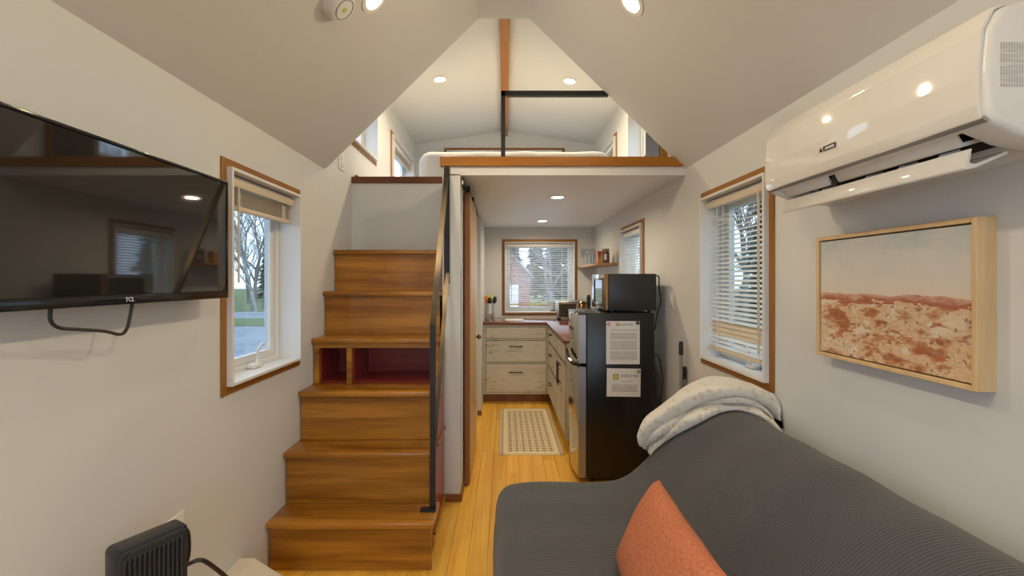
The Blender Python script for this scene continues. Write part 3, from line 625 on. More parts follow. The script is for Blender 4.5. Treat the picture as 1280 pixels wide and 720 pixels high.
# ------------------------------------------------------------------ counter things
to = thing('toaster_oven', 'small dark toaster oven with steel frame in the counter corner', 'toaster oven', (.78, 5.3, .88))
TX0, TX1, TY0, TY1, TZ0, TZ1 = .60, .96, 5.16, 5.42, .905, 1.098
b = B(); b.box(TX0, TX1, TY0, TY1, TZ0, TZ1, .008); part('casing', b, M['steel'], to)
b = B(); b.box(TX0+.012, TX0+.25, TY0-.010, TY0-.001, TZ0+.014, TZ1-.016, .003); d = part('door', b, M['gloss'], to)
b = B(); b.box(TX0+.022, TX0+.24, TY0-.0115, TY0-.0095, TZ0+.024, TZ1-.045); part('pane', b, mat('oven_glass', (.07, .062, .045), .08), d, False)
b = B(); b.cyl((TX0+.03, TY0-.03, TZ1-.03), (TX0+.23, TY0-.03, TZ1-.03), .007, n=10); b.cyl((TX0+.04, TY0-.03, TZ1-.03), (TX0+.04, TY0-.008, TZ1-.03), .005, n=8); b.cyl((TX0+.22, TY0-.03, TZ1-.03), (TX0+.22, TY0-.008, TZ1-.03), .005, n=8); part('handle', b, M['steel'], d)
b = B(); b.box(TX0+.258, TX1-.01, TY0-.006, TY0-.001, TZ0+.01, TZ1-.012, .002); cp = part('control_panel', b, M['gloss'], to)
for z in (.945, 1.0, 1.055):
    b = B(); b.cyl((TX0+.305, TY0-.022, z), (TX0+.305, TY0-.006, z), .016, n=14); part('knob', b, M['chrome'], cp)
for x in (TX0+.03, TX1-.03):
    for y in (TY0+.03, TY1-.03):
        b = B(); b.cyl((x, y, .88), (x, y, TZ0+.002), .012, n=10); part('foot', b, M['plastic'], to)
b = B(); b.lathe([(0, 0), (.055, 0), (.062, .02), (.062, .17), (.05, .205), (.03, .215), (.012, .235), (0, .237)], (.80, 4.72, .88), 20); single('coffee_canister', b, M['copper'], 'copper and brown canister on the counter behind the refrigerator', 'canister')
b = B(); b.lathe([(0, 0), (.028, 0), (.026, .05), (.016, .12), (.017, .20), (.02, .22), (.022, .28), (.012, .312), (0, .314)], (.815, 4.42, .88), 14); single('pepper_mill', b, M['gloss'], 'slim black pepper mill standing by the microwave', 'pepper mill')
b = B(); b.box(.0, .21, 5.02, 5.22, .88, .892, .003); single('cutting_board', b, M['white'], 'thin white board lying on the counter below the window', 'board')
UC = Vector((-.17, 5.2, .88))
b = B(); b.lathe([(0, 0), (.050, 0), (.052, .01), (.052, .07), (.0535, .075), (.052, .08), (.052, .19), (.049, .19), (.049, .012), (0, .010)], UC, 24); single('utensil_crock', b, M['steel'], 'brushed steel crock of utensils at the left end of counter', 'crock')
def utensil(name, dx, dy, lean, h, head, m, label, wide):
    b = B(); p0 = UC+Vector((dx*.4, dy*.4, .014)); p1 = UC+Vector((dx+lean, dy, h)); b.tube([p0, p0.lerp(p1, .5), p1], .005, 8, 2)
    dr_ = (p1-p0).normalized(); c = p1+dr_*.03; q = Vector((0, 0, 1)).rotation_difference(dr_).to_matrix().to_4x4()
    if head == 'flat':
        r = bmesh.ops.create_cube(b.bm, size=1, matrix=Matrix.Translation(c) @ q @ Matrix.Diagonal((wide, .006, .085, 1))); b._bev(r['verts'], .0025, 2)
    else: bmesh.ops.create_uvsphere(b.bm, u_segments=14, v_segments=8, radius=1, matrix=Matrix.Translation(c) @ q @ Matrix.Diagonal((wide/2, .011, .045, 1)))
    single(name, b, m, label, 'utensil', 'utensils in the steel crock')
utensil('spatula', -.028, .0, -.008, .20, 'flat', M['orange'], 'orange spatula in the steel crock', .042)
utensil('spatula', .0, .02, .004, .22, 'flat', M['lime'], 'lime green spatula in the steel crock', .05)
utensil('serving_spoon', .006, -.02, -.008, .185, 'oval', M['plastic'], 'black serving spoon upright in the steel crock', .05)
utensil('serving_spoon', .026, -.005, .022, .198, 'oval', M['plastic'], 'black serving spoon leaning right in the steel crock', .05)
# shelf with glasses
b = B(); b.box(.885, WX-.001, 4.40, YB-.001, 1.478, 1.503, .002); single('wall_shelf', b, M['shelf'], 'short wooden wall shelf in the kitchen corner', 'shelf')
SZ = 1.503
def wine(x, y, h, label):
    b = B(); b.lathe([(0, 0), (.032, 0), (.031, .003), (.005, .008), (.004, h*.45), (.02, h*.52), (.034, h*.68), (.033, h*.85), (.028, h), (.0265, h), (.0315, h*.85), (.0325, h*.68), (.018, h*.54), (0, h*.5)], (x, y, SZ), 18)
    single('wine_glass', b, M['glassware'], label, 'wine glass', 'glasses on the kitchen shelf')
def tumbler(x, y, h, label):
    b = B(); b.lathe([(0, 0), (.028, 0), (.033, h), (.031, h), (.0265, .008), (0, .008)], (x, y, SZ), 18)
    single('tumbler', b, M['glassware'], label, 'glass', 'glasses on the kitchen shelf')
wine(.93, 5.40, .20, 'stemmed glass at the far end of the kitchen shelf by the window'); wine(.945, 5.22, .19, 'stemmed glass second from the window on the kitchen shelf'); wine(1.03, 5.32, .20, 'stemmed glass against the wall on the kitchen shelf')
tumbler(.93, 5.05, .12, 'straight tumbler next to the stemmed glasses on the shelf'); tumbler(.945, 4.92, .12, 'middle straight tumbler on the kitchen shelf'); tumbler(.95, 4.79, .11, 'straight tumbler nearest the red tin on the shelf')
tn = thing('tea_tin', 'red and yellow tin on the kitchen shelf', 'tin', (.965, 4.62, SZ))
b = B(); b.box(.935, .995, 4.58, 4.66, SZ, SZ+.112, .006); part('body', b, M['canred'], tn)
b = B(); b.box(.933, .997, 4.578, 4.662, SZ+.112, SZ+.124, .004); part('lid', b, M['canred'], tn)
jr = thing('jar', 'brown jar with olive lid at the near end of the shelf', 'jar', (.99, 4.47, SZ))
b = B(); b.lathe([(0, 0), (.036, 0), (.038, .006), (.038, .10), (.034, .112), (0, .112)], (.99, 4.47, SZ), 20); part('body', b, M['jar'], jr)
b = B(); b.lathe([(0, .112), (.037, .112), (.037, .138), (0, .14)], (.99, 4.47, SZ), 20); part('lid', b, M['olive'], jr)
b = B(); b.box(.967, .992, 4.4305, 4.434, SZ+.03, SZ+.085); part('label_patch', b, M['paper'], jr, False)

# ------------------------------------------------------------------ television
TVX = -1.0; tv = thing('television', 'black flat television mounted on the left wall', 'television', (-1.06, 1.245, 1.27))
t0, t1, tz0, tz1 = .775, 1.642, 1.272, 1.690
b = B(); b.box(-1.035, TVX-.002, t0, t1, tz0, tz1, .004); part('cabinet', b, M['plastic'], tv)
b = B(); b.box(TVX-.0025, TVX-.0005, t0+.008, t1-.008, tz0+.026, tz1-.010); part('screen', b, M['screen'], tv, False)
b = B(); b.box(TVX-.003, TVX+.003, t0, t1, tz0, tz0+.024, .0015); bz = part('lower_bezel', b, M['gloss'], tv)
b = B(); b.box(TVX-.003, TVX+.003, t0, t1, tz1-.008, tz1, .0015); b.box(TVX-.003, TVX+.003, t1-.007, t1, tz0+.024, tz1-.008, .0015); b.box(TVX-.003, TVX+.003, t0, t0+.007, tz0+.024, tz1-.008, .0015); part('bezel', b, M['gloss'], tv)
text_part('logo', 'TCL', .016, M['whiteink'], tv, (TVX+.0036, 1.21, tz0+.012), Matrix.Rotation(PI/2, 3, 'Z') @ Matrix.Rotation(PI/2, 3, 'X'))
b = B(); b.box(-WX, -1.035, 1.12, 1.37, 1.38, 1.60, .003); part('wall_mount', b, M['black'], tv, False)
def onL(px, py, X=-1.02): return V(px, py, X*F/(px-CX))
b = B(); b.tube([onL(66, 372), onL(63, 388), onL(64, 402), onL(75, 410), onL(100, 412), onL(130, 414), onL(150, 418), onL(158, 412), onL(162, 398), onL(166, 376)], .0042, 8, 5); part('cable', b, M['plastic'], tv)

# ------------------------------------------------------------------ heater, box, outlets
def outlet(name, side, u, z, label, cat, kind='outlet', w=.07, h=.115):
    t = thing(name, label, cat, side_pt(side, u, 0, z-h/2)); b = B(); side_box(b, side, u-w/2, u+w/2, -.006, 0, z-h/2, z+h/2, .002); pl = part('plate', b, M['vinyl'], t)
    if kind == 'switch': b = B(); side_box(b, side, u-.016, u+.016, -.010, -.005, z-.033, z+.033, .002); part('rocker', b, M['vinyl'], t)
    else:
        for dz in (-.024, .024): b = B(); side_box(b, side, u-.017, u+.017, -.009, -.005, z+dz-.016, z+dz+.016, .004); part('socket', b, M['vinyl'], t)
    return t
outlet('wall_outlet', 'L', 1.50, .500, 'white outlet plate behind the black heater', 'outlet', w=.085)
outlet('wall_outlet', 'L', 3.03, 2.125, 'white outlet plate on the wall at the loft', 'outlet', w=.10)
outlet('light_switch', 'R', 2.98, 1.215, 'white light switch on the wall behind the refrigerator', 'switch', 'switch')
ht = thing('space_heater', 'black ribbed upright heater on the floor below the television', 'heater', (-.93, 1.13, 0))
ang = math.radians(60); HW = .166; HD = .055; HZ = .668
def HB(): return B()
def rrect(w, z0, z1, r, k=5):
    pts = []
    for cx, cz, a0 in ((w/2-r, z0+r, -PI/2), (w/2-r, z1-r, 0), (-w/2+r, z1-r, PI/2), (-w/2+r, z0+r, PI)):
        for i in range(k+1): a = a0+PI/2*i/k; pts.append((cx+r*math.cos(a), cz+r*math.sin(a)))
    return pts
b = B(); b.prism(rrect(HW, .03, HZ, .016), 'y', 0, HD, .006, 2); part('shell', b, M['heater'], ht, local=True)
b = B(); b.prism(rrect(HW-.012, .04, HZ-.008, .014), 'y', -.008, 0, .004, 2); part('front_panel', b, M['heater'], ht, local=True)
me = None
for i in range(13):
    x = -.066+i*.0105
    if me is None:
        b = B(); b.box(-.0028, .0028, -.016, -.006, .08, HZ-.026, .0015, 1); o = part('rib', b, M['heater'], ht, False, local=True); me = o.data
    else: o = bpy.data.objects.new('rib', me); COL.objects.link(o); o.parent = ht
    o.location = (x, 0, 0)
b = B(); b.prism([(-.07, HZ-.028), (.07, HZ-.026), (.055, HZ-.010), (-.055, HZ-.012)], 'y', -.014, -.007); part('control_strip', b, M['heater'], ht, False, local=True)
b = B(); b.box(-HW/2-.01, HW/2+.01, -.03, HD+.03, 0, .03, .008); part('base', b, M['heater'], ht, local=True)
b = B(); b.tube([(HW/2-.002, HD*.7, .63), (HW/2+.02, HD*.8, .62), (HW/2+.026, HD, .54), (HW/2+.006, HD+.01, .50)], .0045, 8, 5); part('cord', b, M['heater'], ht, local=True)
ht.location = (-.915, 1.185, 0); ht.rotation_euler = (0, 0, ang)
b = B(); b.tube([V(230, 708, 1.25), V(240, 703, 1.28), V(249, 700, 1.29), V(257, 702, 1.30), V(270, 711, 1.33), V(283, 722, 1.37), (-.86, 1.43, .38), (-.84, 1.45, .2), (-.83, 1.46, .01)], .006, 8, 5)
single('black_cable', b, M['plastic'], 'thick black cable arching away from the heater', 'cable')
b = B(); b.prism([(-WX, 0), (-WX, .193), (-1.03, .193), (-.925, .127), (-.88, .10), (-.88, 0)], 'y', 1.45, 1.873, .002, 1); single('boxed_cover', b, mat('cream_paint', (.66, .60, .52), .5), 'low cream boxed cover with sloped top at the foot of the stairs', 'cover', smooth=False)

# ------------------------------------------------------------------ air conditioner
ac = thing('air_conditioner', 'white wall air conditioner with open flap above the painting', 'air conditioner', (WX-.1, 1.18, 1.56))
A0, A1 = .835, 1.535
def acx(d): return WX-d
top = [(.198, 1.628), (.205, 1.645), (.207, 1.72), (.200, 1.80), (.180, 1.838), (.13, 1.855), (0, 1.857)]
solid = [(0, 1.585), (.06, 1.587), (.13, 1.600)]+top; notch = [(0, 1.585), (.06, 1.587), (.075, 1.625), (.12, 1.665), (.16, 1.66), (.172, 1.630)]+top
b = B()
for pf, a0, a1, bv in ((solid, A0, .905, .012), (notch, .89, 1.52, 0), (solid, 1.505, A1, .006)): b.prism([(acx(d), z) for d, z in pf], 'y', a0, a1, bv, 3)
part('casing', b, M['acside'], ac)
fp = [(.198, 1.630), (.209, 1.636), (.2145, 1.66), (.2155, 1.72), (.2085, 1.80), (.188, 1.842), (.16, 1.852), (.158, 1.847), (.182, 1.836), (.2, 1.80), (.206, 1.72), (.204, 1.645)]
b = B(); b.prism([(acx(d), z) for d, z in fp], 'y', A0+.008, A1-.002, .003, 2); pn = part('front_panel', b, M['ac'], ac)
b = B(); b.prism([(acx(.200), 1.6275), (acx(.2095), 1.634), (acx(.206), 1.640), (acx(.196), 1.632)], 'y', A0+.004, A1-.004); part('lower_lip', b, M['acgrey'], ac, False)
b = B(); b.prism([(acx(.070), 1.612), (acx(.078), 1.627), (acx(.12), 1.667), (acx(.158), 1.661), (acx(.154), 1.655), (acx(.122), 1.66), (acx(.084), 1.625)], 'y', .907, 1.503); part('air_outlet', b, M['dark'], ac, False)
b = B(); b.prism([(acx(.085), 1.588), (acx(.150), 1.560), (acx(.170), 1.556), (acx(.174), 1.560), (acx(.162), 1.598), (acx(.157), 1.599), (acx(.162), 1.570), (acx(.150), 1.568), (acx(.088), 1.595)], 'y', .908, 1.502, .001, 1); part('flap', b, M['ac'], ac)
for a0, a1 in ((.925, 1.265), (1.295, 1.495)):
    b = B(); b.prism([(acx(.105), 1.622), (acx(.158), 1.607), (acx(.164), 1.609), (acx(.176), 1.634), (acx(.171), 1.636), (acx(.158), 1.616), (acx(.108), 1.630)], 'y', a0, a1, .001, 1); part('louver', b, M['acside'], ac)
for y in (.98, 1.08, 1.18, 1.34, 1.42):
    b = B(); b.prism([(acx(.10), 1.592), (acx(.156), 1.575), (acx(.160), 1.594), (acx(.150), 1.606), (acx(.11), 1.618)], 'y', y, y+.003); part('vane', b, M['acside'], ac, False)
b = B(); b.box(acx(.165), acx(.12), 1.27, 1.288, 1.600, 1.632); part('flap_hinge', b, M['plastic'], ac, False)
yl = 1.225; zl = 1.695
b = B()
for a in ((yl-.022, yl+.022, zl-.006, zl-.0045), (yl-.022, yl+.022, zl+.0045, zl+.006), (yl-.022, yl-.0205, zl-.006, zl+.006), (yl+.0205, yl+.022, zl-.006, zl+.006)): b.box(acx(.2185), acx(.2145), a[0], a[1], a[2], a[3])
b.prism([(yl+.028, zl-.005), (yl+.038, zl-.005), (yl+.033, zl+.005)], 'x', acx(.2185), acx(.2145)); part('logo', b, M['ink'], ac, False)
b = B(); b.box(.908, .985, A0-.0012, A0-.0003, 1.692, 1.772); part('printed_notice', b, M['typed_v'], ac, False)

# ------------------------------------------------------------------ painting
pa = thing('framed_painting', 'desert landscape painting in pale wood frame on the right wall', 'painting', (WX-.022, 1.268, 1.087))
y0, y1, z0, z1, xf = 1.008, 1.528, 1.087, 1.477, 1.045; fw = .012
for a in ((y0, y0+fw, z0, z1), (y1-fw, y1, z0, z1), (y0+fw, y1-fw, z0, z0+fw), (y0+fw, y1-fw, z1-fw, z1)):
    b = B(); b.box(xf, WX, a[0], a[1], a[2], a[3], .001, 1); part('frame_bar', b, M['ash'], pa, False)
b = B(); b.box(WX-.03, WX-.002, y0+fw, y1-fw, z0+fw, z1-fw); part('backing', b, M['dark'], pa, False)
b = B(); b.box(xf+.005, WX-.031, y0+fw+.004, y1-fw-.004, z0+fw+.004, z1-fw-.004); part('canvas', b, M['canvas'], pa, False)

# ------------------------------------------------------------------ sofa, pillow, throw
ctrl = [(.03, .06), (-.02, .08), (-.04, .16), (-.042, .30), (-.032, .39), (.0, .437), (.06, .455), (.16, .462), (.28, .460), (.38, .458), (.46, .464), (.53, .488), (.60, .545), (.66, .612), (.72, .68), (.78, .738), (.84, .778), (.91, .800), (.97, .800), (1.02, .778), (1.05, .72), (1.06, .60), (1.05, .40), (1.03, .20), (1.0, .07)]
pr = crom([Vector((x, 0, z)) for x, z in ctrl], 4)
def nrm(i):
    t_ = pr[min(i+1, len(pr)-1)]-pr[max(i-1, 0)]; return Vector((-t_.z, 0, t_.x)).normalized()
nn = [nrm(i) for i in range(len(pr))]
so = thing('sofa', 'charcoal grey sofa with ribbed stretch cover along the right wall', 'sofa', (.5, 1.0, 0))
S0, S1, SR = -.05, 2.03, .07
def sofa_pt(i, inset): return pr[i]-nn[i]*inset
rows = []
def ring(y, ins): return [sofa_pt(i, ins)+Vector((0, y, 0)) for i in range(len(pr))]
rows = []
for k in range(9): a = PI/2*k/8; rows.append(ring(S0+SR*(1-math.sin(a)), SR*(1-math.cos(a))))      # goes inward towards the cap
rows = rows[::-1]
ny = 40
for k in range(1, ny): rows.append(ring(S0+SR+(S1-S0-2*SR)*k/ny, .004*math.sin(k*.9)*math.sin(k*.31)))
for k in range(9): a = PI/2*k/8; rows.append(ring(S1-SR*(1-math.sin(a)), SR*(1-math.cos(a))))
b = B(); vv = b.grid(rows); b.bm.faces.new(vv[0]); b.bm.faces.new(vv[-1][::-1])
for r0, r1 in zip(vv, vv[1:]): b.bm.faces.new((r0[0], r0[-1], r1[-1], r1[0]))
part('cover', b, M['sofa'], so, 60)
for x in (.08, .95):
    for y in (.08, 1.9):
        b = B(); b.cyl((x, y, 0), (x, y, .12), .02, .026, 12); part('leg', b, M['black'], so)
# lumbar pillow
b = B(); A_, B_, T_ = .245, .142, .06; nu, nv = 28, 20; rows = {}
def pil(u, v, s):
    k = max(0, (1-abs(u)**2.4))*max(0, (1-abs(v)**2.4)); ww = 1-.07*(1-abs(u)**2)*abs(v)**3; hh = 1-.07*(1-abs(v)**2)*abs(u)**3
    x, y = A_*u*hh, B_*v*ww; w = noise.noise(Vector((x*9, y*9, s)))*.006*k**.3
    return Vector((x, y, s*(T_*k**.42+w)))
for s in (1, -1):
    g = [[pil(-1+2*i/nu, -1+2*j/nv, s) for i in range(nu+1)] for j in range(nv+1)]; b.grid(g)
bmesh.ops.remove_doubles(b.bm, verts=b.bm.verts[:], dist=.0006)
# u along the sofa, v up the lean, s towards the room
lean = math.radians(63); e_u = Vector((-.03, -1, 0)).normalized(); e_v = Vector((math.cos(lean), 0, math.sin(lean))); e_s = Vector((-math.sin(lean), 0, math.cos(lean)))
Mx = Matrix(((e_u.x, e_v.x, e_s.x, .408), (e_u.y, e_v.y, e_s.y, 1.180), (e_u.z, e_v.z, e_s.z, .592), (0, 0, 0, 1)))
bmesh.ops.transform(b.bm, matrix=Mx, verts=b.bm.verts)
single('throw_pillow', b, M['pillow'], 'terracotta textured pillow leaning on the grey sofa', 'pillow', smooth=80)
# folded throw over the far top corner
i0 = min(range(len(pr)), key=lambda i: (pr[i].x-.63)**2+(pr[i].z-.58)**2); i1 = min(range(len(pr)), key=lambda i: (pr[i].x-1.045)**2+(pr[i].z-.74)**2)
b = B(); idx = list(range(i0, i1+1)); NU = len(idx)
def layer(h0, T, yf, yb, seed, x0=0, x1=1):
    ii = idx[int(x0*(NU-1)):int(x1*(NU-1))+1]; n_ = len(ii); rows = []; nvv = 16
    for k, i in enumerate(ii):
        u = k/(n_-1); e = (1-abs(2*u-1)**5)**.5 if 0 < u < 1 else 0; ring_ = []
        for j in range(2*nvv):
            th = 2*PI*j/(2*nvv); cs, sn = math.cos(th), math.sin(th)
            cs = math.copysign(abs(cs)**.35, cs); sn = math.copysign(abs(sn)**.7, sn)
            f0, f1 = yf(u), yb(u); y = (f0+f1)/2-(f1-f0)/2*cs; q = Vector((pr[i].x*7, y*7, seed))
            lift = h0+T*(.5+.5*sn)*(.25+.75*e)+(.020*noise.noise(q)+.010*noise.noise(q*2.3)) * (.5+.5*sn)
            drop = max(0, y-(S1-SR)); ins = SR-math.sqrt(max(0, SR*SR-min(drop, SR)**2)) if drop > 0 else 0
            p_ = pr[i]+nn[i]*(max(lift, .003)-ins*.8); p_ = Vector((min(p_.x, WX-.008), y, p_.z)); ring_.append(p_)
        rows.append(ring_)
    vv = b.grid(rows, True); b.bm.faces.new(vv[0]); b.bm.faces.new(vv[-1][::-1])
yf0 = lambda u: 1.985-.10*math.sin(min(1, u*1.6)*PI/2)-.20*max(0, u-.45)**1.2
layer(.002, .040, lambda u: yf0(u)-.045+.026*math.sin(u*10.5+.6), lambda u: 2.045, 1, 0, 1)
layer(.032, .035, lambda u: yf0(u)-.012+.018*math.sin(u*12.5+2.4), lambda u: 2.05, 5, .02, .97)
layer(.055, .065, lambda u: yf0(u)-.030+.012*math.sin(u*7.5+.4), lambda u: 2.055, 9, .0, 1)
single('folded_throw', b, M['throw'], 'cream spotted fleece throw folded over the sofa back', 'blanket', smooth=80)

# ------------------------------------------------------------------ poles in the corner
def pole(x, y, top, glen, label, kind):
    t = thing(kind, label, 'pole', (x, y, 0), 'cleaning poles behind the sofa')
    b = B(); b.cyl((x, y, .03), (x, y, top-glen), .010, n=12); part('tube', b, M['grey'], t)
    b = B(); b.cyl((x, y, top-glen-.005), (x, y, top-.02), .0135, n=12); b.box(x-.0125, x+.0125, y-.006, y+.006, top-.024, top, .005); part('grip', b, M['plastic'], t)
    b = B(); b.box(x-.012, x+.012, y-.10, y+.10, 0, .035, .008); part('head', b, M['plastic'], t)
pole(1.045, 2.70, .972, .075, 'taller grey cleaning pole with black grip behind the sofa', 'mop'); pole(1.072, 2.72, .82, .07, 'shorter black-gripped pole beside the taller one behind the sofa', 'broom')

# ------------------------------------------------------------------ loft things
bd = thing('loft_bed', 'white quilted bed mattress on the loft', 'bed', (.08, 4.5, LZ))
b = B(); b.box(-.68, .84, 3.50, 5.50, LZ+.002, 2.345, .10, 6); bmesh.ops.subdivide_edges(b.bm, edges=[e for e in b.bm.edges if e.calc_length() > .3], cuts=24, use_grid_fill=True)
for v in b.bm.verts:
    v.co += Vector((noise.noise(v.co*5)*.008, noise.noise(v.co*5+Vector((9, 0, 0)))*.008, (noise.noise(v.co*6+Vector((0, 7, 0)))*.008-.0) if v.co.z > 2.2 else 0))
part('mattress', b, M['bed'], bd, 60)
cs = thing('shallow_case', 'shallow brown case with dark speckled front on the loft floor', 'case', (1.065, 3.2, LZ))
b = B(); b.box(1.045, 1.086, 3.05, 3.36, LZ, 2.52, .002, 1); part('box', b, M['casing'], cs, False)
b = B(); b.box(1.040, 1.045, 3.065, 3.36, LZ+.01, 2.51); part('front', b, M['speckle'], cs, False)

# ------------------------------------------------------------------ ceiling lights and smoke alarm
def downlight(p, nrm_, label, power=LAMP, r=.048):
    p = Vector(p); nrm_ = Vector(nrm_).normalized(); t = thing('ceiling_light', label, 'light', p, 'recessed ceiling lights'); R = Vector((0, 0, 1)).rotation_difference(nrm_).to_matrix()
    b = B(); b.lathe([(r, .001), (r*1.45, .001), (r*1.42, .005), (r*1.05, .006), (r, .003), (r, .001)], p, 28, R); part('trim_ring', b, M['ring'], t)
    b = B(); b.lathe([(0, .004), (r*.98, .0035), (r*.98, .001), (0, .001)], p, 28, R); part('lens', b, M['lamp'], t)
    ld = bpy.data.lights.new('downlight_bulb', 'AREA'); ld.shape = 'DISK'; ld.size = r*1.8; ld.energy = power; ld.color = LAMPC; ld.spread = math.radians(165)
    o = bpy.data.objects.new('downlight_bulb', ld); COL.objects.link(o); o.parent = t; o.location = nrm_*.009; o.rotation_euler = Vector((0, 0, -1)).rotation_difference(nrm_).to_euler()
kl = (AZ-EZ)/(AXL+WX); kr = (AZ-EZ)/(WX-AXR)
nl = Vector((kl, 0, -1)); nr_ = Vector((-kr, 0, -1))
def on_left(px, py): a = (px-CX)/F; c = (CY-py)/F; t_ = (EZ-CH+kl*WX)/(c-kl*a); return V(px, py, t_)
def on_right(px, py): a = (px-CX)/F; c = (CY-py)/F; t_ = (EZ-CH+kr*WX)/(c+kr*a); return V(px, py, t_)
pl = on_left(468, -2); prr = on_right(789, 2)
downlight(pl, nl, 'recessed light on the left slope beside the smoke alarm'); downlight(prr, nr_, 'recessed light on the right slope above the sofa')
for y, nm in ((.45, 'over the viewer'), (-1.05, 'by the near end wall')):  # extra downlights out of view, added as fill
    downlight((pl.x, y, pl.z), nl, 'unseen fill light added on the left slope '+nm); downlight((prr.x, y, prr.z), nr_, 'unseen fill light added on the right slope '+nm)
ks = (RZ-LWZ)/(WX+.02)
def on_loft(px, py, s): a = (px-CX)/F; c = (CY-py)/F; t_ = (RZ-CH)/(c+s*ks*a); return V(px, py, t_)
downlight(on_loft(550, 99, -1), (ks, 0, -1), 'recessed loft light left of the ridge beam', LAMP*1.9, .045); downlight(on_loft(712, 101, 1), (-ks, 0, -1), 'recessed loft light right of the ridge beam', LAMP*1.9, .045)
downlight((.405, 3.50, KZ), (0, 0, -1), 'recessed kitchen ceiling light nearer the loft edge', LAMP*1.3); downlight((.405, 4.91, KZ), (0, 0, -1), 'recessed kitchen ceiling light nearer the window', LAMP*1.3)
ps = on_left(421, 2); R = Vector((0, 0, 1)).rotation_difference(nl.normalized()).to_matrix(); sm = thing('smoke_alarm', 'round white smoke alarm on the left ceiling slope', 'smoke alarm', ps)
b = B(); b.lathe([(0, 0), (.068, 0), (.068, .008), (.062, .012), (0, .012)], ps, 32, R); part('base_plate', b, M['vinyl'], sm)
b = B(); b.lathe([(0, .012), (.060, .012), (.062, .03), (.054, .042), (.03, .046), (0, .046)], ps, 32, R); part('body', b, M['vinyl'], sm)
b = B(); b.lathe([(.040, .044), (.044, .0445), (.044, .0465), (.040, .0465), (.040, .044)], ps, 28, R); part('vent_ring', b, M['acgrey'], sm)
b = B(); b.lathe([(0, .045), (.010, .045), (.010, .049), (0, .05)], ps, 14, R); part('test_button', b, M['lime'], sm)

# ------------------------------------------------------------------ outdoors
GZ = -.75
b = B(); b.box(-70, 70, -30, 110, GZ-.2, GZ); struct('ground', b, M['gravel'], 'grey gravel ground outside', 'ground')
b = B(); b.box(-60, -6, 20.5, 24.5, GZ, GZ+.03); struct('lawn', b, M['grass'], 'strip of green grass beyond the gravel', 'lawn')
b = B(); b.box(-70, 70, 30, 100, GZ, GZ+.025); struct('lawn', b, M['grass'], 'grassy field under the far trees', 'lawn')
b = B(); b.box(2.5, 60, -10, 30, GZ, GZ+.03); struct('lawn', b, M['grass'], 'green lawn on the right of the house', 'lawn')
def bare_tree(x, y, h, label, m, seed, spread=.5, group='bare trees outside'):
    rnd = random.Random(seed); t = thing('bare_tree', label, 'tree', (x, y, GZ), group); tb = B(); bb = B()
    def grow(p, d, L, r, depth):
        pts = [p]; q = p; dd = d
        for k in range(3):
            dd = (dd+Vector((rnd.uniform(-1, 1), rnd.uniform(-1, 1), rnd.uniform(-.2, .6)))*.14).normalized(); q = q+dd*L/3; pts.append(q)
        (tb if depth == 0 else bb).tube(pts, r, 6 if depth < 2 else 3, 1, [r, r*.87, r*.75, r*.62])
        if depth >= 5: return
        for k in range(4 if depth < 2 else 3):
            f = rnd.uniform(.35, 1); base = pts[min(3, int(f*3)+1)]
            nd = (dd+Vector((rnd.uniform(-1, 1), rnd.uniform(-1, 1), rnd.uniform(-.3, .7)))*(spread+.25)).normalized()
            grow(base, nd, L*rnd.uniform(.55, .8), r*.56, depth+1)
    grow(Vector((x, y, GZ)), Vector((0, 0, 1)), h*.38, h*.017, 0)
    part('trunk', tb, m, t); part('branches', bb, m, t, False)
def conifer(x, y, h, label, seed, group='evergreens outside'):
    rnd = random.Random(seed); t = thing('evergreen_tree', label, 'tree', (x, y, GZ), group)
    b = B(); b.cyl((x, y, GZ), (x, y, GZ+h*.95), h*.02, h*.004, 8); part('trunk', b, M['bark'], t)
    b = B()
    for k in range(420):
        f = rnd.random()**.8; z = GZ+h*(.08+.9*f); R_ = h*.2*(1-f)+.05; a = rnd.uniform(0, 2*PI); L = R_*rnd.uniform(.7, 1.1)
        c, s = math.cos(a), math.sin(a); w = L*.28+.05
        p0 = Vector((x, y, z)); p1 = Vector((x+c*L, y+s*L, z-L*.35)); sd = Vector((-s, c, 0))*w; md = p0.lerp(p1, .55)
        vs = [b.bm.verts.new(q) for q in (p0, md+sd+Vector((0, 0, -.05)), p1, md-sd+Vector((0, 0, -.05)), md+Vector((0, 0, .06*h*.2)))]
        for i in range(4): b.bm.faces.new((vs[i], vs[(i+1) % 4], vs[4]))
    part('foliage', b, M['needle'], t, False)
TL = [(-17.5, 33, 9, 'bare grey tree seen at the left of the tall window'), (-22.5, 40, 10, 'bare grey tree seen in the middle of the tall window'), (-29, 36, 8, 'bare grey tree at the far left edge of the field')]
TL += [(-17.2, 31, 7.5, 'slender bare tree closest to the grass strip beyond the tall window'), (-26.5, 48, 12, 'bare tree second row beyond the tall window'), (-33, 50, 13, 'tallest bare tree beyond the tall window'), (-12.5, 42, 8, 'bare tree just right of the birch')]
for i, (x, y, h, lb) in enumerate(TL): bare_tree(x, y, h, lb, M['bark'], 20+i)
bare_tree(-15.0, 27.5, 5.5, 'pale birch standing on the grass beyond the tall window', M['birch'], 31, .35)
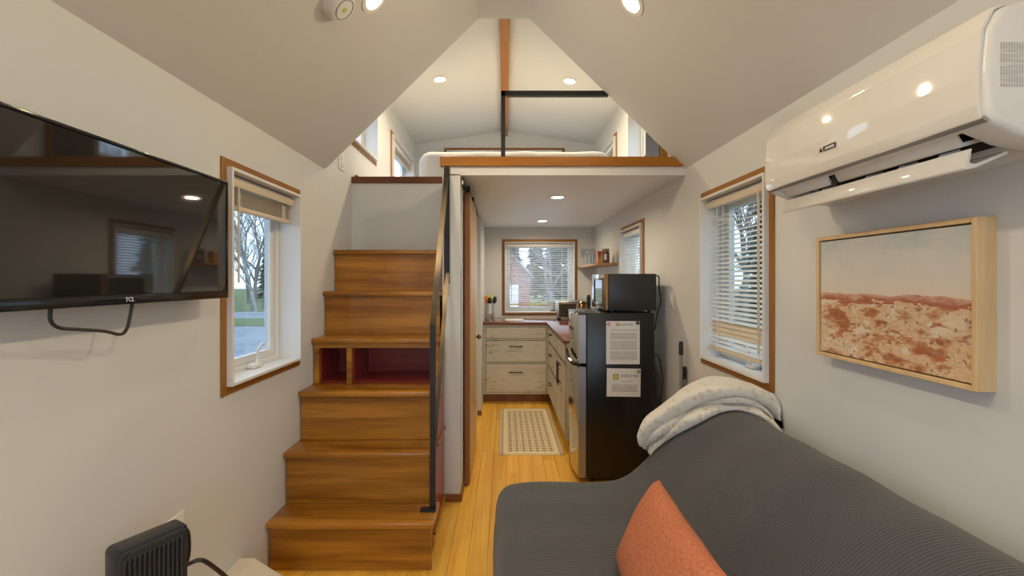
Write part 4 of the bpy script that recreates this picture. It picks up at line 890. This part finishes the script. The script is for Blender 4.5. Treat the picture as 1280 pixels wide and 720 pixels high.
for i, (x, y, h, lb) in enumerate([(-15.5, 44, 5, 'small evergreen left in the field behind the birch'), (-24, 46, 7, 'taller evergreen behind the bare trees on the left'), (.6, 40, 9, 'evergreen behind the red shed on the left'), (4.2, 36, 11, 'tall evergreen behind the red shed'), (6.8, 38, 8, 'evergreen right of the red shed'),
    (9.0, 14.5, 6, 'evergreen close outside the right window'), (11.5, 18, 8, 'evergreen further back outside the right window'), (14, 15, 7, 'evergreen at the right edge of the lawn'), (6.9, 16.9, 5, 'low evergreen among the bare trees on the right lawn'), (12.8, 22, 10, 'tall evergreen at the back of the right lawn')]): conifer(x, y, h, lb, 50+i)
for i, (x, h) in enumerate([(-3.5, 9), (-1.2, 11), (1.2, 8), (3.4, 10), (5.6, 9), (7.9, 11), (10.2, 9)]):
    conifer(x, 50+(i % 3)*2.5, h, '%s evergreen from the left in the far row behind the shed' % ('first', 'second', 'third', 'fourth', 'fifth', 'sixth', 'seventh')[i], 90+i, 'far evergreen row')
for i, (x, y, h, lb) in enumerate([(8.0, 18.5, 8, 'bare tree outside the right window'), (8.2, 27, 9, 'bare tree in the lawn outside the kitchen'), (2.9, 29, 8, 'bare tree near the red shed'), (2.3, 21.5, 6, 'bare tree nearest the kitchen window'), (5.2, 33, 9, 'bare tree behind the shed on the lawn'), (6.6, 12.5, 6, 'young bare tree close to the right window'), (10.2, 10.6, 6.5, 'bare tree at the edge of the right window view'), (16, 31, 10, 'bare tree at the back of the right lawn')]): bare_tree(x, y, h, lb, M['bark'], 70+i)
sh = thing('garden_shed', 'small red gabled shed behind the kitchen window', 'shed', (.45, 26, GZ))
b = B(); b.prism([(-.65, GZ), (1.40, GZ), (1.40, 1.55), (.38, 2.65), (-.65, 1.55)], 'y', 25, 27.5); part('walls', b, M['shed'], sh, False)
for s in (-1, 1):
    b = B(); b.prism([(.38, 2.68), (.38, 2.78), (.38+s*1.25, 1.46), (.38+s*1.25, 1.36)], 'y', 24.8, 27.7); part('roof', b, M['roofing'], sh, False)
b = B(); b.box(.05, .75, 24.97, 25.0, GZ, 1.1); part('shed_door', b, M['white'], sh, False)
